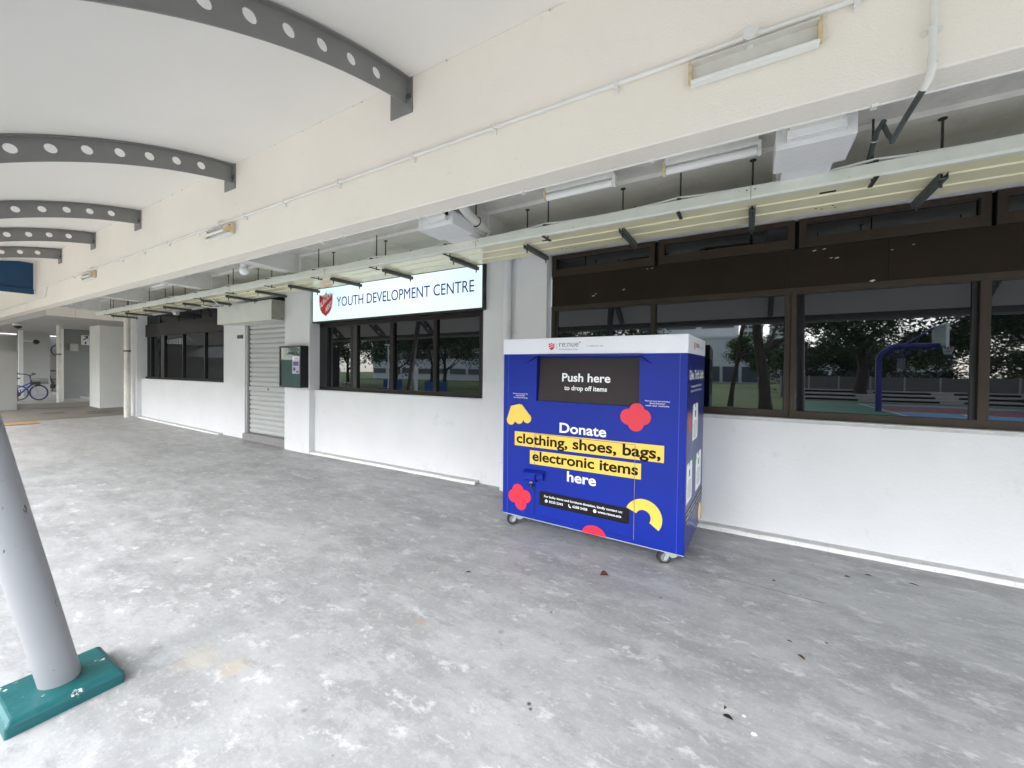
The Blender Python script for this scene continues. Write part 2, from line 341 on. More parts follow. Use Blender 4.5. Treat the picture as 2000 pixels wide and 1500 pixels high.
struct(MB().add([(2.6,-12,-.492),(46,-12,-.492),(46,-29,-.492),(2.6,-29,-.492)], [(0,3,2,1)]).build('court_ground', M['court_green']))
struct(MB().add([(6.8,-14,-.488),(40,-14,-.488),(40,-20.6,-.488),(6.8,-20.6,-.488)], [(0,3,2,1)]).build('court_ground', M['court_blue']))
struct(MB().add([(6.8,-20.6,-.487),(40,-20.6,-.487),(40,-26.4,-.487),(6.8,-26.4,-.487)], [(0,3,2,1)]).build('court_ground', M['court_red']))
struct(MB().add([(6.8,-26.4,-.488),(40,-26.4,-.488),(40,-27.6,-.488),(6.8,-27.6,-.488)], [(0,3,2,1)]).build('court_ground', M['court_blue']))
lm = MB()
for a in ((6.7,6.82,-14,-27.6),(6.7,40,-20.54,-20.66),(9.5,9.62,-14,-20.6),(6.7,40,-26.34,-26.46)):
    lm.add([(a[0],a[2],-.483),(a[1],a[2],-.483),(a[1],a[3],-.483),(a[0],a[3],-.483)], [(0,3,2,1)])
struct(lm.build('court_lines', M['line']))

# ================================================================== SHOPFRONT BUILDING
B = empty('shopfront_building', (0,4.4,0), 'long white void-deck building with dark bronze windows and a deep cream beam', 'building')
B.location = (0,0,0)
def part(mb, name, mt, parent=B, bevel=0): return mb.build(name, mt, parent, bevel)
YW, YP, YG = 4.38, 4.27, 4.5
wl = MB()
wl.box(-14.475,-9.9,YW,4.46,-.05,1.165)
wl.box(-9.9,-9.02,YW,4.9,-.05,3.2)
wl.box(-6.64,-3.02,YW,4.47,-.05,1.115)
wl.box(-3.02,-2.10,YW,4.9,-.05,3.2)
wl.box(-2.10,9,YW,4.48,-.05,1.088)
wl.box(-2.10,9,YW,4.9,2.915,3.2)
wl.box(-14.475,-9.9,YW+.001,4.9,2.90,3.2)
wl.box(-6.64,-3.02,YW,4.9,2.915,3.2)
wl.box(-9.02,-7.39,YW,4.9,2.93,3.2)
part(wl, 'wall', M['wall'])
for a_, b_, c_, d__ in ((-14.475,-9.9,4.465,1.15),(-6.64,-3.02,4.475,1.10),(-2.1,9,4.485,1.075)): part(MB().box(a_,b_,c_,5,-.05,d__), 'wall_core', M['wall'])
part(MB().box(-7.39,-6.64,YP,4.9,-.05,3.2), 'pillar', M['wall'], bevel=.006)
part(MB().box(-15.3,-14.475,YP,4.9,-.05,3.2), 'pillar', M['wall'], bevel=.006)
# projecting plinth: rough painted face with a bare cement top
def plinth(x0, x1, z, za=None):
    za = z if za is None else za; zl, zr = za, z
    n = int((x1-x0)/.16); vs = []; random.seed(int(x0*10))
    for i in range(n+1):
        x = x0+(x1-x0)*i/n; dy = random.uniform(-.005,.005); dz = random.uniform(-.004,.004); z = zl+(zr-zl)*i/n
        vs += [(x,4.275+dy,-.03),(x,4.280+dy,z+.026+dz),(x,4.292+dy,z+.036+dz)]
    fs = [(3*i+k,3*i+3+k,3*i+4+k,3*i+1+k) for i in range(n) for k in (0,1)]
    o = part(MB().add(vs, fs), 'plinth', M['plinth'])
    part(MB().add([(x0,4.29,zl+.031),(x1,4.29,zr+.031),(x1,YW,zr+.040),(x0,YW,zl+.040),(x0,4.29,-.03),(x0,YW,-.03),(x1,4.29,-.03),(x1,YW,-.03)], [(0,1,2,3),(4,0,3,5),(6,7,2,1)]), 'plinth_top', M['ledge'], o)
plinth(-14.45,-9.93,.02,.10); plinth(-6.62,-3.06,.0); plinth(-2.35,9,.0)
# sills
part(MB().box(-2.10,9,YW-.012,YG,1.090,1.098), 'sill', M['wall']); part(MB().box(-2.09,9,YW-.006,YW-.001,1.066,1.088), 'sill_drip', M['ledge'])
part(MB().box(-6.64,-3.03,YW-.010,YG,1.118,1.126), 'sill', M['wall']); part(MB().box(-14.4,-9.92,YW-.010,YG,1.168,1.176), 'sill', M['wall'])
# main beam, cross beams, soffit, upper wall
YB, ZB = 2.5, 2.864
part(MB().box(-30,10,YB,2.68,ZB,5.4), 'main_beam', M['beam'], bevel=.008)
part(MB().box(-30,10,YB+.1,2.9,5.42,14), 'upper_wall', M['wall'])
part(MB().box(-15.6,10,2.682,3.40,3.12,3.3), 'soffit', M['soffit'])
part(MB().box(-15.6,10,3.402,4.9,3.085,3.3), 'soffit', M['soffit'])
for x0, x1 in ((-14.0,-13.82),(-11.10,-10.92),(-8.32,-8.14),(-5.72,-5.54),(-2.52,-2.32),(.18,.42)):
    part(MB().prism([(2.682,ZB+.006),(3.40,ZB-.004),(3.40,3.2),(2.682,3.2)], 'x', x0, x1).prism([(3.40,ZB-.004),(YW,2.935),(YW,3.2),(3.40,3.2)], 'x', x0-.03, x1+.03), 'cross_beam', M['soffit'], bevel=.004)
for x0, x1 in ((.12,.49),(-2.68,-2.27)):     # stepped box collars on the two nearest cross beams
    c = part(MB().box(x0,x1,2.80,3.12,2.80,2.92).box(x0+.05,x1-.05,2.75,2.80,2.83,2.95), 'beam_collar', M['wall'], bevel=.004)
    part(MB().box(x0+.03,x1-.03,2.79,2.798,2.90,3.0), 'collar_recess', M['beam'], c)
    part(MB().box(x0+.05,x1-.06,3.121,3.6,2.80,2.86), 'collar_neck', M['wall'], c)
# passage block beyond the shopfront
part(MB().box(-26,-15.6,2.82,9,2.79,3.25), 'passage_ceiling', M['passwall'])
part(MB().box(-15.598,-15.57,2.83,4.9,2.80,3.10), 'lit_bulkhead_face', M['beam']); part(MB().box(-15.5695,-15.566,3.35,3.358,2.81,3.08).box(-15.5695,-15.56,2.83,4.9,2.792,2.80), 'ceiling_seam', M['ledge'])  # paler skin puts the light on the bulkhead front into its colour
part(MB().box(-18.49,-17.54,4.30,5.3,.0,2.79), 'pillar', M['passwhite'])
part(MB().box(-15.3,-15.28,4.9,5.4,0,2.79), 'pillar', M['passwall'])
part(MB().box(-17.5,-15.3,5.3,5.4,.0,2.79), 'wall', M['passwall'])

# ---- windows
def frame_bars(bars, y0=YG-.035, y1=YG+.03):
    mb = MB()
    for x0, x1, z0, z1 in bars: mb.box(x0, x1, y0, y1, z0, z1)
    return mb
def pane(x0, x1, z0, z1, parent, y=YG+.005): part(MB().box(x0, x1, y, y+.008, z0, z1), 'pane', M['glass'], parent)
# right, nearest window
Wn = part(frame_bars([(-2.075,-2.03,1.098,2.29),(-2.03,9,1.098,1.165),(-2.03,9,2.235,2.29)]), 'window', M['bronze'])
xm = [(-.905,-.855),(1.525,1.585),(3.0,3.06),(4.5,4.56),(6,6.06),(7.5,7.56)]
for a, b in xm: part(MB().box(a,b,YG-.045,YG+.02,1.166,2.234), 'mullion', M['bronze'], Wn)
part(MB().box(.292,.333,YG-.045,YG+.02,1.166,2.234), 'mullion', M['bronze'], Wn); part(MB().box(.333,.337,YG-.030,YG+.02,1.166,2.234), 'mullion_joint', M['black'], Wn); part(MB().box(.337,.375,YG-.060,YG+.02,1.099,2.234), 'mullion', M['bronze'], Wn)
part(MB().box(1.495,1.523,YG-.01,YG+.02,1.166,2.234), 'stile', M['black'], Wn); part(MB().box(-2.029,-2.0,YG-.01,YG+.02,1.166,2.234), 'stile', M['black'], Wn)
edges = [-2.03]+[e for p in sorted(xm+[(.292,.375)]) for e in p]+[9]
for a, b in zip(edges[0::2], edges[1::2]): pane(a, b, 1.165, 2.235, Wn)
part(MB().box(-2.075,.30,YG-.02,YG+.03,2.292,2.645).box(.305,1.0,YG-.022,YG+.03,2.292,2.645).box(1.003,9,YG-.02,YG+.03,2.292,2.645), 'fascia_panel', M['brownpanel'])
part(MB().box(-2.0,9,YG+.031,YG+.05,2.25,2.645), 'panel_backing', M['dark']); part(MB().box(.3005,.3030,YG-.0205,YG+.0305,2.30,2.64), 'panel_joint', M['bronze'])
chip = mat('chipped_paint', (.38,.37,.34), .8)
random.seed(3)
for x, z, s_ in ((-1.55,2.38,.022),(-1.52,2.40,.014),(-1.2,2.42,.02),(-.95,2.62,.012),(-.9,2.62,.014),(.62,2.53,.014),(.66,2.525,.02),(.5,2.61,.018),(.57,2.615,.016),(1.15,2.57,.01),(1.02,2.545,.01),(.9,2.30,.022)):
    part(MB().prism([(x-s_,z),(x,z-s_*.35),(x+s_*.9,z+s_*.2),(x+s_*.2,z+s_*.45)], 'y', YG-.0255, YG-.0225), 'paint_chip', M['paper'] if s_ == .022 and x > 0 else chip)
def transom(x0, x1):
    o = part(frame_bars([(x0,x0+.055,2.648,2.905),(x1-.055,x1,2.648,2.905),(x0+.055,x1-.055,2.648,2.735),(x0+.055,x1-.055,2.865,2.905)]), 'transom_window', M['bronze'])
    pane(x0+.05, x1-.05, 2.73, 2.87, o)
for a, b in ((-2.075,-.875),(-.835,.352),(.385,1.575),(1.605,2.9),(2.94,4.3),(4.34,6),(6.04,8)): transom(a, b)
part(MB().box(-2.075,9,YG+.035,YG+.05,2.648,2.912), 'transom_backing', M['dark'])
# middle window under the lit sign
Wm = part(frame_bars([(-6.70,-6.66,1.126,2.93),(-3.14,-3.10,1.126,2.93),(-6.66,-3.14,1.126,1.185),(-6.66,-3.14,2.24,2.93)]), 'window', M['darkbronze'])
for a, b, mt in ((-5.80,-5.735,'darkbronze'),(-5.73,-5.64,'black'),(-4.86,-4.78,'darkbronze'),(-3.965,-3.90,'darkbronze'),(-6.655,-6.42,'black')):
    part(MB().box(a,b,YG-.03,YG+.02,1.186,2.239), 'mullion', M[mt], Wm)
for a, b in ((-6.42,-5.80),(-5.64,-4.86),(-4.78,-3.965),(-3.90,-3.14)): pane(a, b, 1.185, 2.24, Wm)
# left window beyond the shutter
Wl = part(frame_bars([(-14.66,-14.60,1.176,2.90),(-10.1,-9.9,1.176,2.90),(-14.60,-10.1,1.176,1.23),(-14.60,-10.1,2.33,2.66)]), 'window', M['darkbronze'])
for a, b in ((-14.15,.05),(-13.45,.20),(-12.18,.03),(-11.03,.03)): part(MB().box(a,a+b,YG-.03,YG+.02,1.231,2.329), 'mullion', M['black'], Wl)
for a, b in ((-14.60,-14.15),(-14.10,-13.45),(-13.25,-12.18),(-12.15,-11.03),(-11.0,-10.1)): pane(a, b, 1.23, 2.33, Wl)
for a, b in ((-14.6,-13.6),(-13.55,-12.5),(-12.45,-11.3),(-11.25,-10.1)): pane(a, b, 2.66, 2.90, Wl)
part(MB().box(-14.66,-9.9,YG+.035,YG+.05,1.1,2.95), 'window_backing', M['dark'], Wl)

# ---- roller shutter with its box and granite step
part(MB().box(-9.02,-7.39,4.335,4.6,-.03,.152), 'door_step', M['granite'], bevel=.004)
Sh = part(MB().box(-9.0,-8.95,4.395,4.47,.153,2.40), 'shutter_guide', M['alu'])
sm = MB(); n = 23
for i in range(n):
    z0 = .16+i*(2.24/n); z1 = z0+2.24/n
    pr = [(4.45,z0),(4.437,z0+.014),(4.430,z0+.05),(4.437,z1-.016),(4.452,z1-.010),(4.456,z1)]
    for (ya, za), (yb, zb) in zip(pr[:-1], pr[1:]):
        sm.add([(-8.93,ya,za),(-7.40,ya,za),(-7.40,yb,zb),(-8.93,yb,zb)], [(0,1,2,3)])
so_ = part(sm, 'roller_shutter', M['shutter'])
part(MB().box(-8.93,-7.40,4.415,4.436,1.04,1.12), 'lock_rail', M['shutter'], so_); part(MB().cyl((-8.2,4.405,1.08),(-8.2,4.416,1.08),.02), 'lock', M['darkmetal'], so_)
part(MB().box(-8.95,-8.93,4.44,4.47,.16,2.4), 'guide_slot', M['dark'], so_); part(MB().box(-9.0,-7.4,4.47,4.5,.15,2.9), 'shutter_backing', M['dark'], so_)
sb = part(MB().box(-9.38,-7.405,4.03,4.265,2.38,2.745).box(-9.02,-7.405,4.266,4.44,2.38,2.745), 'shutter_box', M['shutterbox'], bevel=.004)
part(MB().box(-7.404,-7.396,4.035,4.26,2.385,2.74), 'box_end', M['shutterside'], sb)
for z in (2.42,2.70):
    for y in (4.07,4.22): part(MB().cyl((-7.3965,y,z),(-7.392,y,z),.009), 'bolt', M['dark'], sb)
part(MB().box(-9.37,-9.025,4.266,4.375,2.386,2.74), 'box_mount', M['shutterbox'], sb)
tag(MB().box(-9.30,-9.09,4.362,4.376,2.115,2.19).build('unit_number_plate', M['darkmetal']), 'small dark unit number plate on white wall left of the shutter', 'number plate')

# ---- passage walls far left
PB = empty('passage_building', (-21,3,.2), 'grey-walled stairwell passage block beyond the far end of the deck', 'building')
PB.location = (0,0,0)
part(MB().box(-18.95,-18.45,-4,2.785,-.5,1.90), 'low_wall', M['passwall'], PB)
part(MB().box(-24.4,-24.0,-3,3.62,.3,2.62), 'wall', M['passwall'], PB)
part(MB().box(-23.0,-22.85,3.50,3.60,.35,2.79), 'post', M['passwhite'], PB)
part(MB().box(-24.0,-23.8,3.62,4.43,.35,2.79), 'wall', M['passwall'], PB)
part(MB().box(-23.795,-23.76,3.62,4.43,.35,.55), 'skirting', M['passwall'], PB)
part(MB().box(-26.5,-26.3,3.0,8,.35,2.79), 'wall', M['passwall'], PB)
part(MB().box(-20.9,-20.55,4.10,6,.25,2.79), 'wall', M['darkwall'], PB)
part(MB().box(-19.12,-19.05,3.77,3.84,.35,2.70), 'door_post', M['passwhite'], PB)
for i in range(4): part(MB().box(-19.6,-18.7,4.16+.16*i,4.319+.16*i,.2,.38+.10*i), 'stair', M['outconc'], PB)
part(MB().box(-40,-24.5,6,6.3,0,3), 'wall', M['passwall'], PB)
tag(MB().box(-20.54,-20.44,4.28,4.47,2.03,2.28).build('meter_box', M['passwall']), 'small grey meter box on the dark stairwell wall', 'meter box')
sg = MB().box(-20.54,-20.51,4.56,4.76,2.26,2.60).build('stair_sign', M['camwhite']); tag(sg, 'white stair sign with a black arrow on stairwell wall', 'sign')
MB().prism([(4.60,2.56),(4.73,2.585),(4.735,2.45),(4.71,2.51),(4.62,2.42),(4.60,2.44),(4.69,2.54)], 'x', -20.509, -20.505).build('arrow', M['black'], sg)
MB().prism([(4.64,2.36),(4.68,2.38),(4.69,2.30),(4.66,2.28)], 'x', -20.509, -20.505).build('symbol', M['black'], sg)
def pipe(name, p0, p1, r, mt, label, cat, bands=(), group=None):
    o = MB().cyl(p0, p1, r, 16).build(name, M[mt]); tag(o, label, cat, group)
    p0, p1 = Vector(p0), Vector(p1)
    for f in bands:
        c = p0.lerp(p1, f); d = (p1-p0).normalized()*.02
        MB().cyl(c-d, c+d, r*1.12, 16).build('pipe_clamp', M['darkmetal'], o)
    return o
pipe('drain_pipe', (-18.66,3.655,.35), (-18.66,3.655,2.79), .052, 'pvcold', 'thin weathered drain pipe beside the bicycles in the passage', 'pipe', (.62,))
pipe('downpipe', (-14.60,4.12,.11), (-14.60,4.12,2.86), .070, 'pvcold', 'thick weathered white downpipe at the far end of the shopfront', 'pipe', (.66,))
pipe('downpipe', (-2.62,4.315,.10), (-2.62,4.315,3.08), .055, 'wall', 'white downpipe down the wall between sign and right window', 'pipe', ())
MB().cyl((-2.62,4.315,.0),(-2.62,4.315,.30),.068,16).cyl((-2.62,4.315,.30),(-2.62,4.315,.34),.075,16).build('pipe_collar', M['pvc'], bpy.data.objects['downpipe.001'])
def dome(x, y, z, lab):
    o = MB().cyl((x,y,z),(x,y,z+.06),.11,20).build('dome_camera', M['camwhite']); tag(o, lab, 'security camera')
    MB().sphere((x,y,z),.095,16,8).build('dome', M['black'], o)
dome(-19.4,2.95,2.72,'black dome camera under the passage ceiling above the low wall')
o = MB().cyl((-22.9,3.56,2.40),(-22.9,3.86,2.40),.02).build('arm_camera', M['camwhite']); tag(o, 'small dome camera on an arm off the white passage post', 'security camera'); MB().sphere((-22.9,3.92,2.38),.09,12,8).build('dome', M['black'], o)

# ================================================================== LINKWAY CANOPY
CYc, CZc, CR = 3.1, -1.2, 5.2
def czr(y, off=0): return CZc+math.sqrt((CR-off)**2-(y-CYc)**2)
K = empty('linkway_canopy', (0,0,0), 'curved off-white canopy roof on grey arched steel ribs along the beam', 'canopy')
vs = []; fs = []; N = 24
for i in range(N+1):
    y = -.45+(YB-.002+.45)*i/N; z = czr(y)
    vs += [(-24,y,z),(9,y,z),(9,y,z+.08),(-24,y,z+.08)]
for i in range(N):
    a = 4*i; fs += [(a,a+1,a+5,a+4),(a+3,a+7,a+6,a+2),(a,a+4,a+7,a+3),(a+1,a+2,a+6,a+5)]
fs += [(0,3,2,1),(4*N,4*N+1,4*N+2,4*N+3)]
rf = MB().add(vs, fs, False).build('roof_sheet', M['ceiling'], K, fix=True)
MB().box(-24,9,-.56,-.455,czr(-.45)-.10,czr(-.45)+.10).build('gutter', M['steel'], K)
# a rib: arched web with round holes, top flange and an end plate bolted to the beam
def rib_mesh():
    mb = MB(); t = .006; D = .197; ys = []
    holes = [2.15-.235*k for k in range(11)]; rr = .040; nn = 24
    def loc(y, d): # point on the rib centreline curve, d below the ceiling along the radius
        a = math.asin((y-CYc)/CR); r_ = CR-.006-d; return (CYc+r_*math.sin(a), CZc+r_*math.cos(a))
    segs = []; y = YB-.012; bounds = [YB-.012]+[h-.1175 for h in holes]
    prev = YB-.012
    cells = [(YB-.012, holes[0]+.1175, None)]+[(h+.1175, h-.1175, h) for h in holes]+[(holes[-1]-.1175, -.40, None)]
    for ya, yb, h in cells:
        for sx in (-t, t):
            if h is None:
                ps = [loc(ya,0),loc(yb,0),loc(yb,D),loc(ya,D)]
                mb.add([(sx,)+p for p in ps], [(0,1,2,3) if sx < 0 else (3,2,1,0)])
            else:
                outer = []; 
                angs = [2*math.pi*k/nn for k in range(nn)]; ca = math.atan2(D/2, .1175)
                for cc_ in (ca, math.pi-ca, math.pi+ca, 2*math.pi-ca):
                    kk = min(range(nn), key=lambda q: abs(angs[q]-cc_)); angs[kk] = cc_
                for k in range(nn):
                    th_ = angs[k]; dx, dz = math.cos(th_), math.sin(th_); s_ = max(abs(dx)/.1175, abs(dz)/(D/2))
                    outer.append(loc(h+dx/s_, D/2-dz/s_))
                inner = [loc(h+rr*math.cos(angs[k]), D/2-rr*math.sin(angs[k])) for k in range(nn)]
                vv = [(sx,)+p for p in outer]+[(sx,)+p for p in inner]
                mb.add(vv, [((k, (k+1) % nn, nn+(k+1) % nn, nn+k) if sx < 0 else (nn+k, nn+(k+1) % nn, (k+1) % nn, k)) for k in range(nn)])
                if sx > 0:
                    vv = [(-t,)+p for p in inner]+[(t,)+p for p in inner]
                    mb.add(vv, [(k, nn+k, nn+(k+1) % nn, (k+1) % nn) for k in range(nn)], True)
    return mb, loc, D
rmb, rloc, RD = rib_mesh()
fmb = MB(); n = 26; vs = []
for i in range(n+1):
    y = (YB-.012)+(-.40-(YB-.012))*i/n
    for d in (0, .010, RD, RD+.008):
        p = rloc(y, d); w_ = .045 if d < .1 else .007
        vs += [(-w_,)+p, (w_,)+p]
def strip(a, b, c, d): return [(8*i+a, 8*i+b, 8*i+8+b, 8*i+8+a) for i in range(n)]+[(8*i+c, 8*i+8+c, 8*i+8+d, 8*i+d) for i in range(n)]
fs = strip(0,1,2,3)+[(8*i, 8*i+8, 8*i+10, 8*i+2) for i in range(n)]+[(8*i+1, 8*i+3, 8*i+11, 8*i+9) for i in range(n)]+strip(4,5,6,7)+[(8*i+4, 8*i+12, 8*i+14, 8*i+6) for i in range(n)]+[(8*i+5, 8*i+7, 8*i+15, 8*i+13) for i in range(n)]
fmb.add(vs, fs)
rib0 = rmb.build('rib', M['steel'], K, fix=False); rib0.location = (-2.53,0,0)
fl0 = fmb.build('flange', M['steel'], rib0, fix=True)
pl0 = MB().box(-.19,.065,YB-.012,YB-.001,3.672,3.965).build('end_plate', M['steel'], rib0)
bt0 = MB().cyl((.035,YB-.030,3.80),(.035,YB-.012,3.80),.016,8).cyl((.035,YB-.026,3.80),(.035,YB-.024,3.80),.026,12).build('bolt', M['darkmetal'], rib0)
for x in (-5.43,-8.32,-10.45,-12.55,.37,3.2,6.1):
    c = copy_tree(rib0, K); c.location = (x,0,0)
MB().cyl((-14.4,-.05,czr(-.05,.32)),(9,-.05,czr(-.05,.32)),.06,14).build('edge_tube', M['steel'], K)
# seam where the roof sheet meets the beam: small sealant marks
sc_mb = MB(); random.seed(5)
x = -13.5
while x < 2:
    sc_mb.sphere((x,YB-.004,czr(YB)-.006),random.uniform(.003,.009),6,4); x += random.choice([.12,.3,.5,.9])
sc_mb.build('sealant', M['ledge'], K)
# leaning columns on chamfered teal blocks
def column(x, lab, r=.068):
    t = empty('steel_column', (x,.525,0), lab, 'column', 'leaning canopy columns')
    MB().cyl((0,.006,.058),(0,-.56,3.02),r,40).build('shaft', M['column'], t)
    a, b = .17, .18; f = MB(); c = [(-a,-b),(a,-b),(a,b),(-a,b)]
    f.add([(u,v,-.01) for u, v in c]+[(u,v,.05) for u, v in c]+[(u*.90,v*.91,.064) for u, v in c], [(0,1,5,4),(1,2,6,5),(2,3,7,6),(3,0,4,7),(4,5,9,8),(5,6,10,9),(6,7,11,10),(7,4,8,11),(8,9,10,11)])
    f.build('footing', M['teal'], t, bevel=.008)
    return t
column(-2.70, 'big grey leaning steel column on a teal block at left foreground')
c2 = column(.81, 'leaning grey column right of the camera seen dark in right window'); c3 = column(-8.6, 'leaning grey column reflected in the window under the sign')
for c_ in c2.children: c_.data = c_.data.copy()
# small upright bracket plate on block: white chips on shaft
cc = MB(); random.seed(11)
for (px, z, s_) in ((.0,.86,.006),(.004,.80,.004),(.006,.72,.009)):
    yc = -.191*z+.005; cc.sphere((-2.70+.092,.52+yc-.045+px,z),s_,6,4)
# blue canvas end and blue truss beyond
bc = MB().box(-14.72,-14.68,-.45,2.47,3.19,3.93).box(-14.66,-14.63,-.45,2.47,3.19,3.30).build('blue_end_panel', M['bluecanvas'], bevel=.004); tag(bc, 'deep blue panel closing the far end of the canopy', 'canopy panel')
tr = MB().box(-21.05,-20.95,-1,3.10,3.46,3.52).box(-21.05,-20.95,-1,2.9,3.30,3.34)
tr.box(-21.04,-20.96,2.2,2.25,3.34,3.46).box(-21.04,-20.96,2.75,2.8,3.34,3.46)
tag(tr.build('blue_roof_edge', M['bluecanvas']), 'blue steel roof edge just visible beyond the blue panel', 'roof edge')

# ================================================================== CONDUITS, LIGHTS, TRAY
cd = MB().tube([(1.6,2.472,3.28),(-13.50,2.472,3.285),(-13.58,2.472,3.26),(-13.68,2.472,3.09),(-13.78,2.472,3.05),(-20,2.472,3.045)], .0145, 10)
cd = tag(cd.build('beam_conduit', M['pvc']), 'long white conduit running across the face of the cream beam', 'conduit')
x = .42
for x in (.42,-.73,-1.63,-2.43,-3.4,-4.3,-5.1,-6.3,-7.2,-8.1,-9.0,-10.6,-11.6):
    MB().box(x-.012,x+.012,2.452,2.498,3.258,3.302).box(x-.010,x+.010,2.484,2.499,3.236,3.26).build('conduit_clip', M['pvc'], cd)
for x, z in ((-.015,3.285),(-5.68,3.285),(-10.45,3.285)):
    MB().cyl((x,2.445,z),(x,2.498,z),.037,20).cyl((x,2.440,z),(x,2.446,z),.030,20).cyl((x-.055,2.472,z),(x+.055,2.472,z),.020,12).cyl((x,2.472,z-.062),(x,2.472,z),.016,10).build('junction_box', M['pvc'], cd)
ic = tag(MB().tube([(3,2.688,2.868),(-13.7,2.688,2.872)], .010, 8).build('inner_conduit', M['pvc']), 'thin white conduit along the lower inner edge of the beam', 'conduit')
for x in (.53,-.55,-1.5,-2.55,-3.6,-4.75,-6.0,-7.1,-8.3,-9.6): MB().box(x-.012,x+.012,2.665,2.70,2.850,2.885).build('conduit_clip', M['pvc'], ic)
for x in (-3.95,-12.8): MB().cyl((x,2.688,2.845),(x,2.688,2.885),.028,14).build('junction_box', M['pvc'], ic)
def wall_light(x0, x1, lab, tube=False):
    o = MB().add([(x0,2.499,3.236),(x1,2.499,3.236),(x1,2.44,3.232),(x0,2.44,3.232),(x0,2.499,3.13),(x1,2.499,3.13),(x1,2.40,3.128),(x0,2.40,3.128),(x0,2.40,3.143),(x1,2.40,3.143),(x0,2.484,3.148),(x1,2.484,3.148),(x0,2.484,3.228),(x1,2.484,3.228)],
        [(0,1,3,2),(4,5,1,0),(4,6,7,5),(6,8,9,7),(8,10,11,9),(10,12,13,11),(12,3,2,13)]) if False else MB().box(x0,x1,2.482,2.4995,3.132,3.235).box(x0,x1,2.4401,2.4819,3.228,3.235)
    o = o.build('wall_light', M['fixold'] ); tag(o, lab, 'light fixture', 'strip lights on the cream beam')
    MB().prism([(2.442,3.112),(2.440,3.132),(2.482,3.140),(2.482,3.112)], 'x', x0-.001, x1+.001).build('reflector_lip', M['fixture'], o)
    for xe in (x0-.014, x1-.004): MB().prism([(2.440,3.128),(2.452,3.245),(2.4815,3.245),(2.4815,3.128)], 'x', xe, xe+.018).build('end_cap', M['endcap'], o)
    if tube: MB().cyl((x0+.02,2.43,3.17),(x1-.12,2.43,3.17),.016,12).build('tube', M['tube'], o); MB().box(x1-.11,x1-.01,2.42,2.48,3.155,3.215).build('ballast', M['endcap'], o)
    return o
wall_light(-.30,.275, 'empty strip light bracket without tube, nearest on the cream beam')
wall_light(-5.98,-5.38, 'strip light with rusty end cap below the second rib end', True)
wall_light(-10.95,-10.35, 'small distant strip light on the far part of the beam', True)
def soffit_light(x0, x1, y, z, lab, mt='fixture'):
    o = tag(MB().box(x0,x1,y-.03,y+.03,z,z+.03).box(x0+.01,x1-.01,y-.022,y+.022,z+.031,3.118).build('soffit_light', M[mt], bevel=.003), lab, 'light fixture', 'fluorescent fittings under the soffit')
    MB().cyl((x0+.02,y,z-.035),(x1-.02,y,z-.035),.030,16).build('diffuser_tube', M['tube'], o)
    for xe in (x0-.004, x1-.016): MB().prism([(y-.036,z+.02),(y+.036,z+.02),(y+.030,z-.05),(y,z-.072),(y-.030,z-.05)], 'x', xe, xe+.022).build('end_cap', M['endcap'] if xe < x0 or x1 < -5 else M['fixture'], o)
soffit_light(-1.56,-.94,3.20,3.06, 'fluorescent fitting under soffit, left of the nearest pair')
soffit_light(-.575,.05,3.22,3.06, 'fluorescent fitting under soffit beside the boxed beam collar')
soffit_light(-9.75,-9.15,3.12,3.06, 'small distant fluorescent fitting between the far cross beams')
gl = tag(MB().box(-5.98,-5.84,2.80,2.94,2.90,2.95).build('globe_light', M['ledge']), 'round white globe lamp hanging from a grey base near the beam', 'lamp')
gl.location = (0.02,-.02,0); MB().cyl((-5.91,2.87,2.86),(-5.91,2.87,2.90),.045,14).sphere((-5.91,2.87,2.815),.062,16,10).build('globe', M['tube'], gl)
MB().box(-5.97,-5.85,2.81,2.93,2.95,3.12).build('drop_bracket', M['soffit'], gl)
wc = tag(MB().sphere((-12.05,4.32,2.82),.05,12,8).cyl((-12.05,4.32,2.86),(-12.05,4.45,2.95),.02).cyl((-12.05,4.32,2.82),(-11.93,4.22,2.79),.035,12).build('wall_camera', M['camwhite']), 'little white camera above the far left window', 'security camera')

# hanging cable tray
T = empty('cable_tray', (0,0,0), 'pale green steel channel and glossy cream panel hung on dark brackets', 'cable tray')
x0, x1 = -13.55, 8
ch = MB(); prof = [(3.262,2.808),(3.262,2.740),(3.272,2.724),(3.300,2.724),(3.300,2.729),(3.275,2.729),(3.268,2.742),(3.268,2.804),(3.345,2.804),(3.345,2.808)]
part(ch.prism(prof, 'x', x0, x1), 'channel', M['channel'], T)
for xj in (-2.35,-.02+.02,-7.2,-4.75,2.4): part(MB().box(xj-.0015,xj+.0015,3.2605,3.2625,2.722,2.808), 'joint', M['rubber'], T)
for xj in (-2.35,.0,-4.75):
    for dx in (-.025,.025): part(MB().cyl((xj+dx,3.259,2.785),(xj+dx,3.262,2.785),.005,8), 'bolt', M['rod'], T)
pp = [(3.346,2.800),(3.346,2.748),(3.46,2.748),(3.468,2.756),(3.50,2.756),(3.508,2.748),(3.655,2.748),(3.663,2.756),(3.695,2.756),(3.703,2.748),(3.845,2.748),(3.845,2.785),(3.852,2.785),(3.852,2.742),(3.70,2.742),(3.692,2.750),(3.666,2.750),(3.658,2.742),(3.505,2.742),(3.497,2.750),(3.471,2.750),(3.463,2.742),(3.340,2.742),(3.340,2.800)]
def tri_prism(poly, x0, x1, name, mt, parent):
    n = len(poly); mb = MB(); mb.add([(x0,)+p for p in poly]+[(x1,)+p for p in poly], [(i, (i+1) % n, n+(i+1) % n, n+i) for i in range(n)]); return part(mb, name, mt, parent)
tri_prism(pp, x0+.1, x1, 'panel', M['creamgloss'], T)
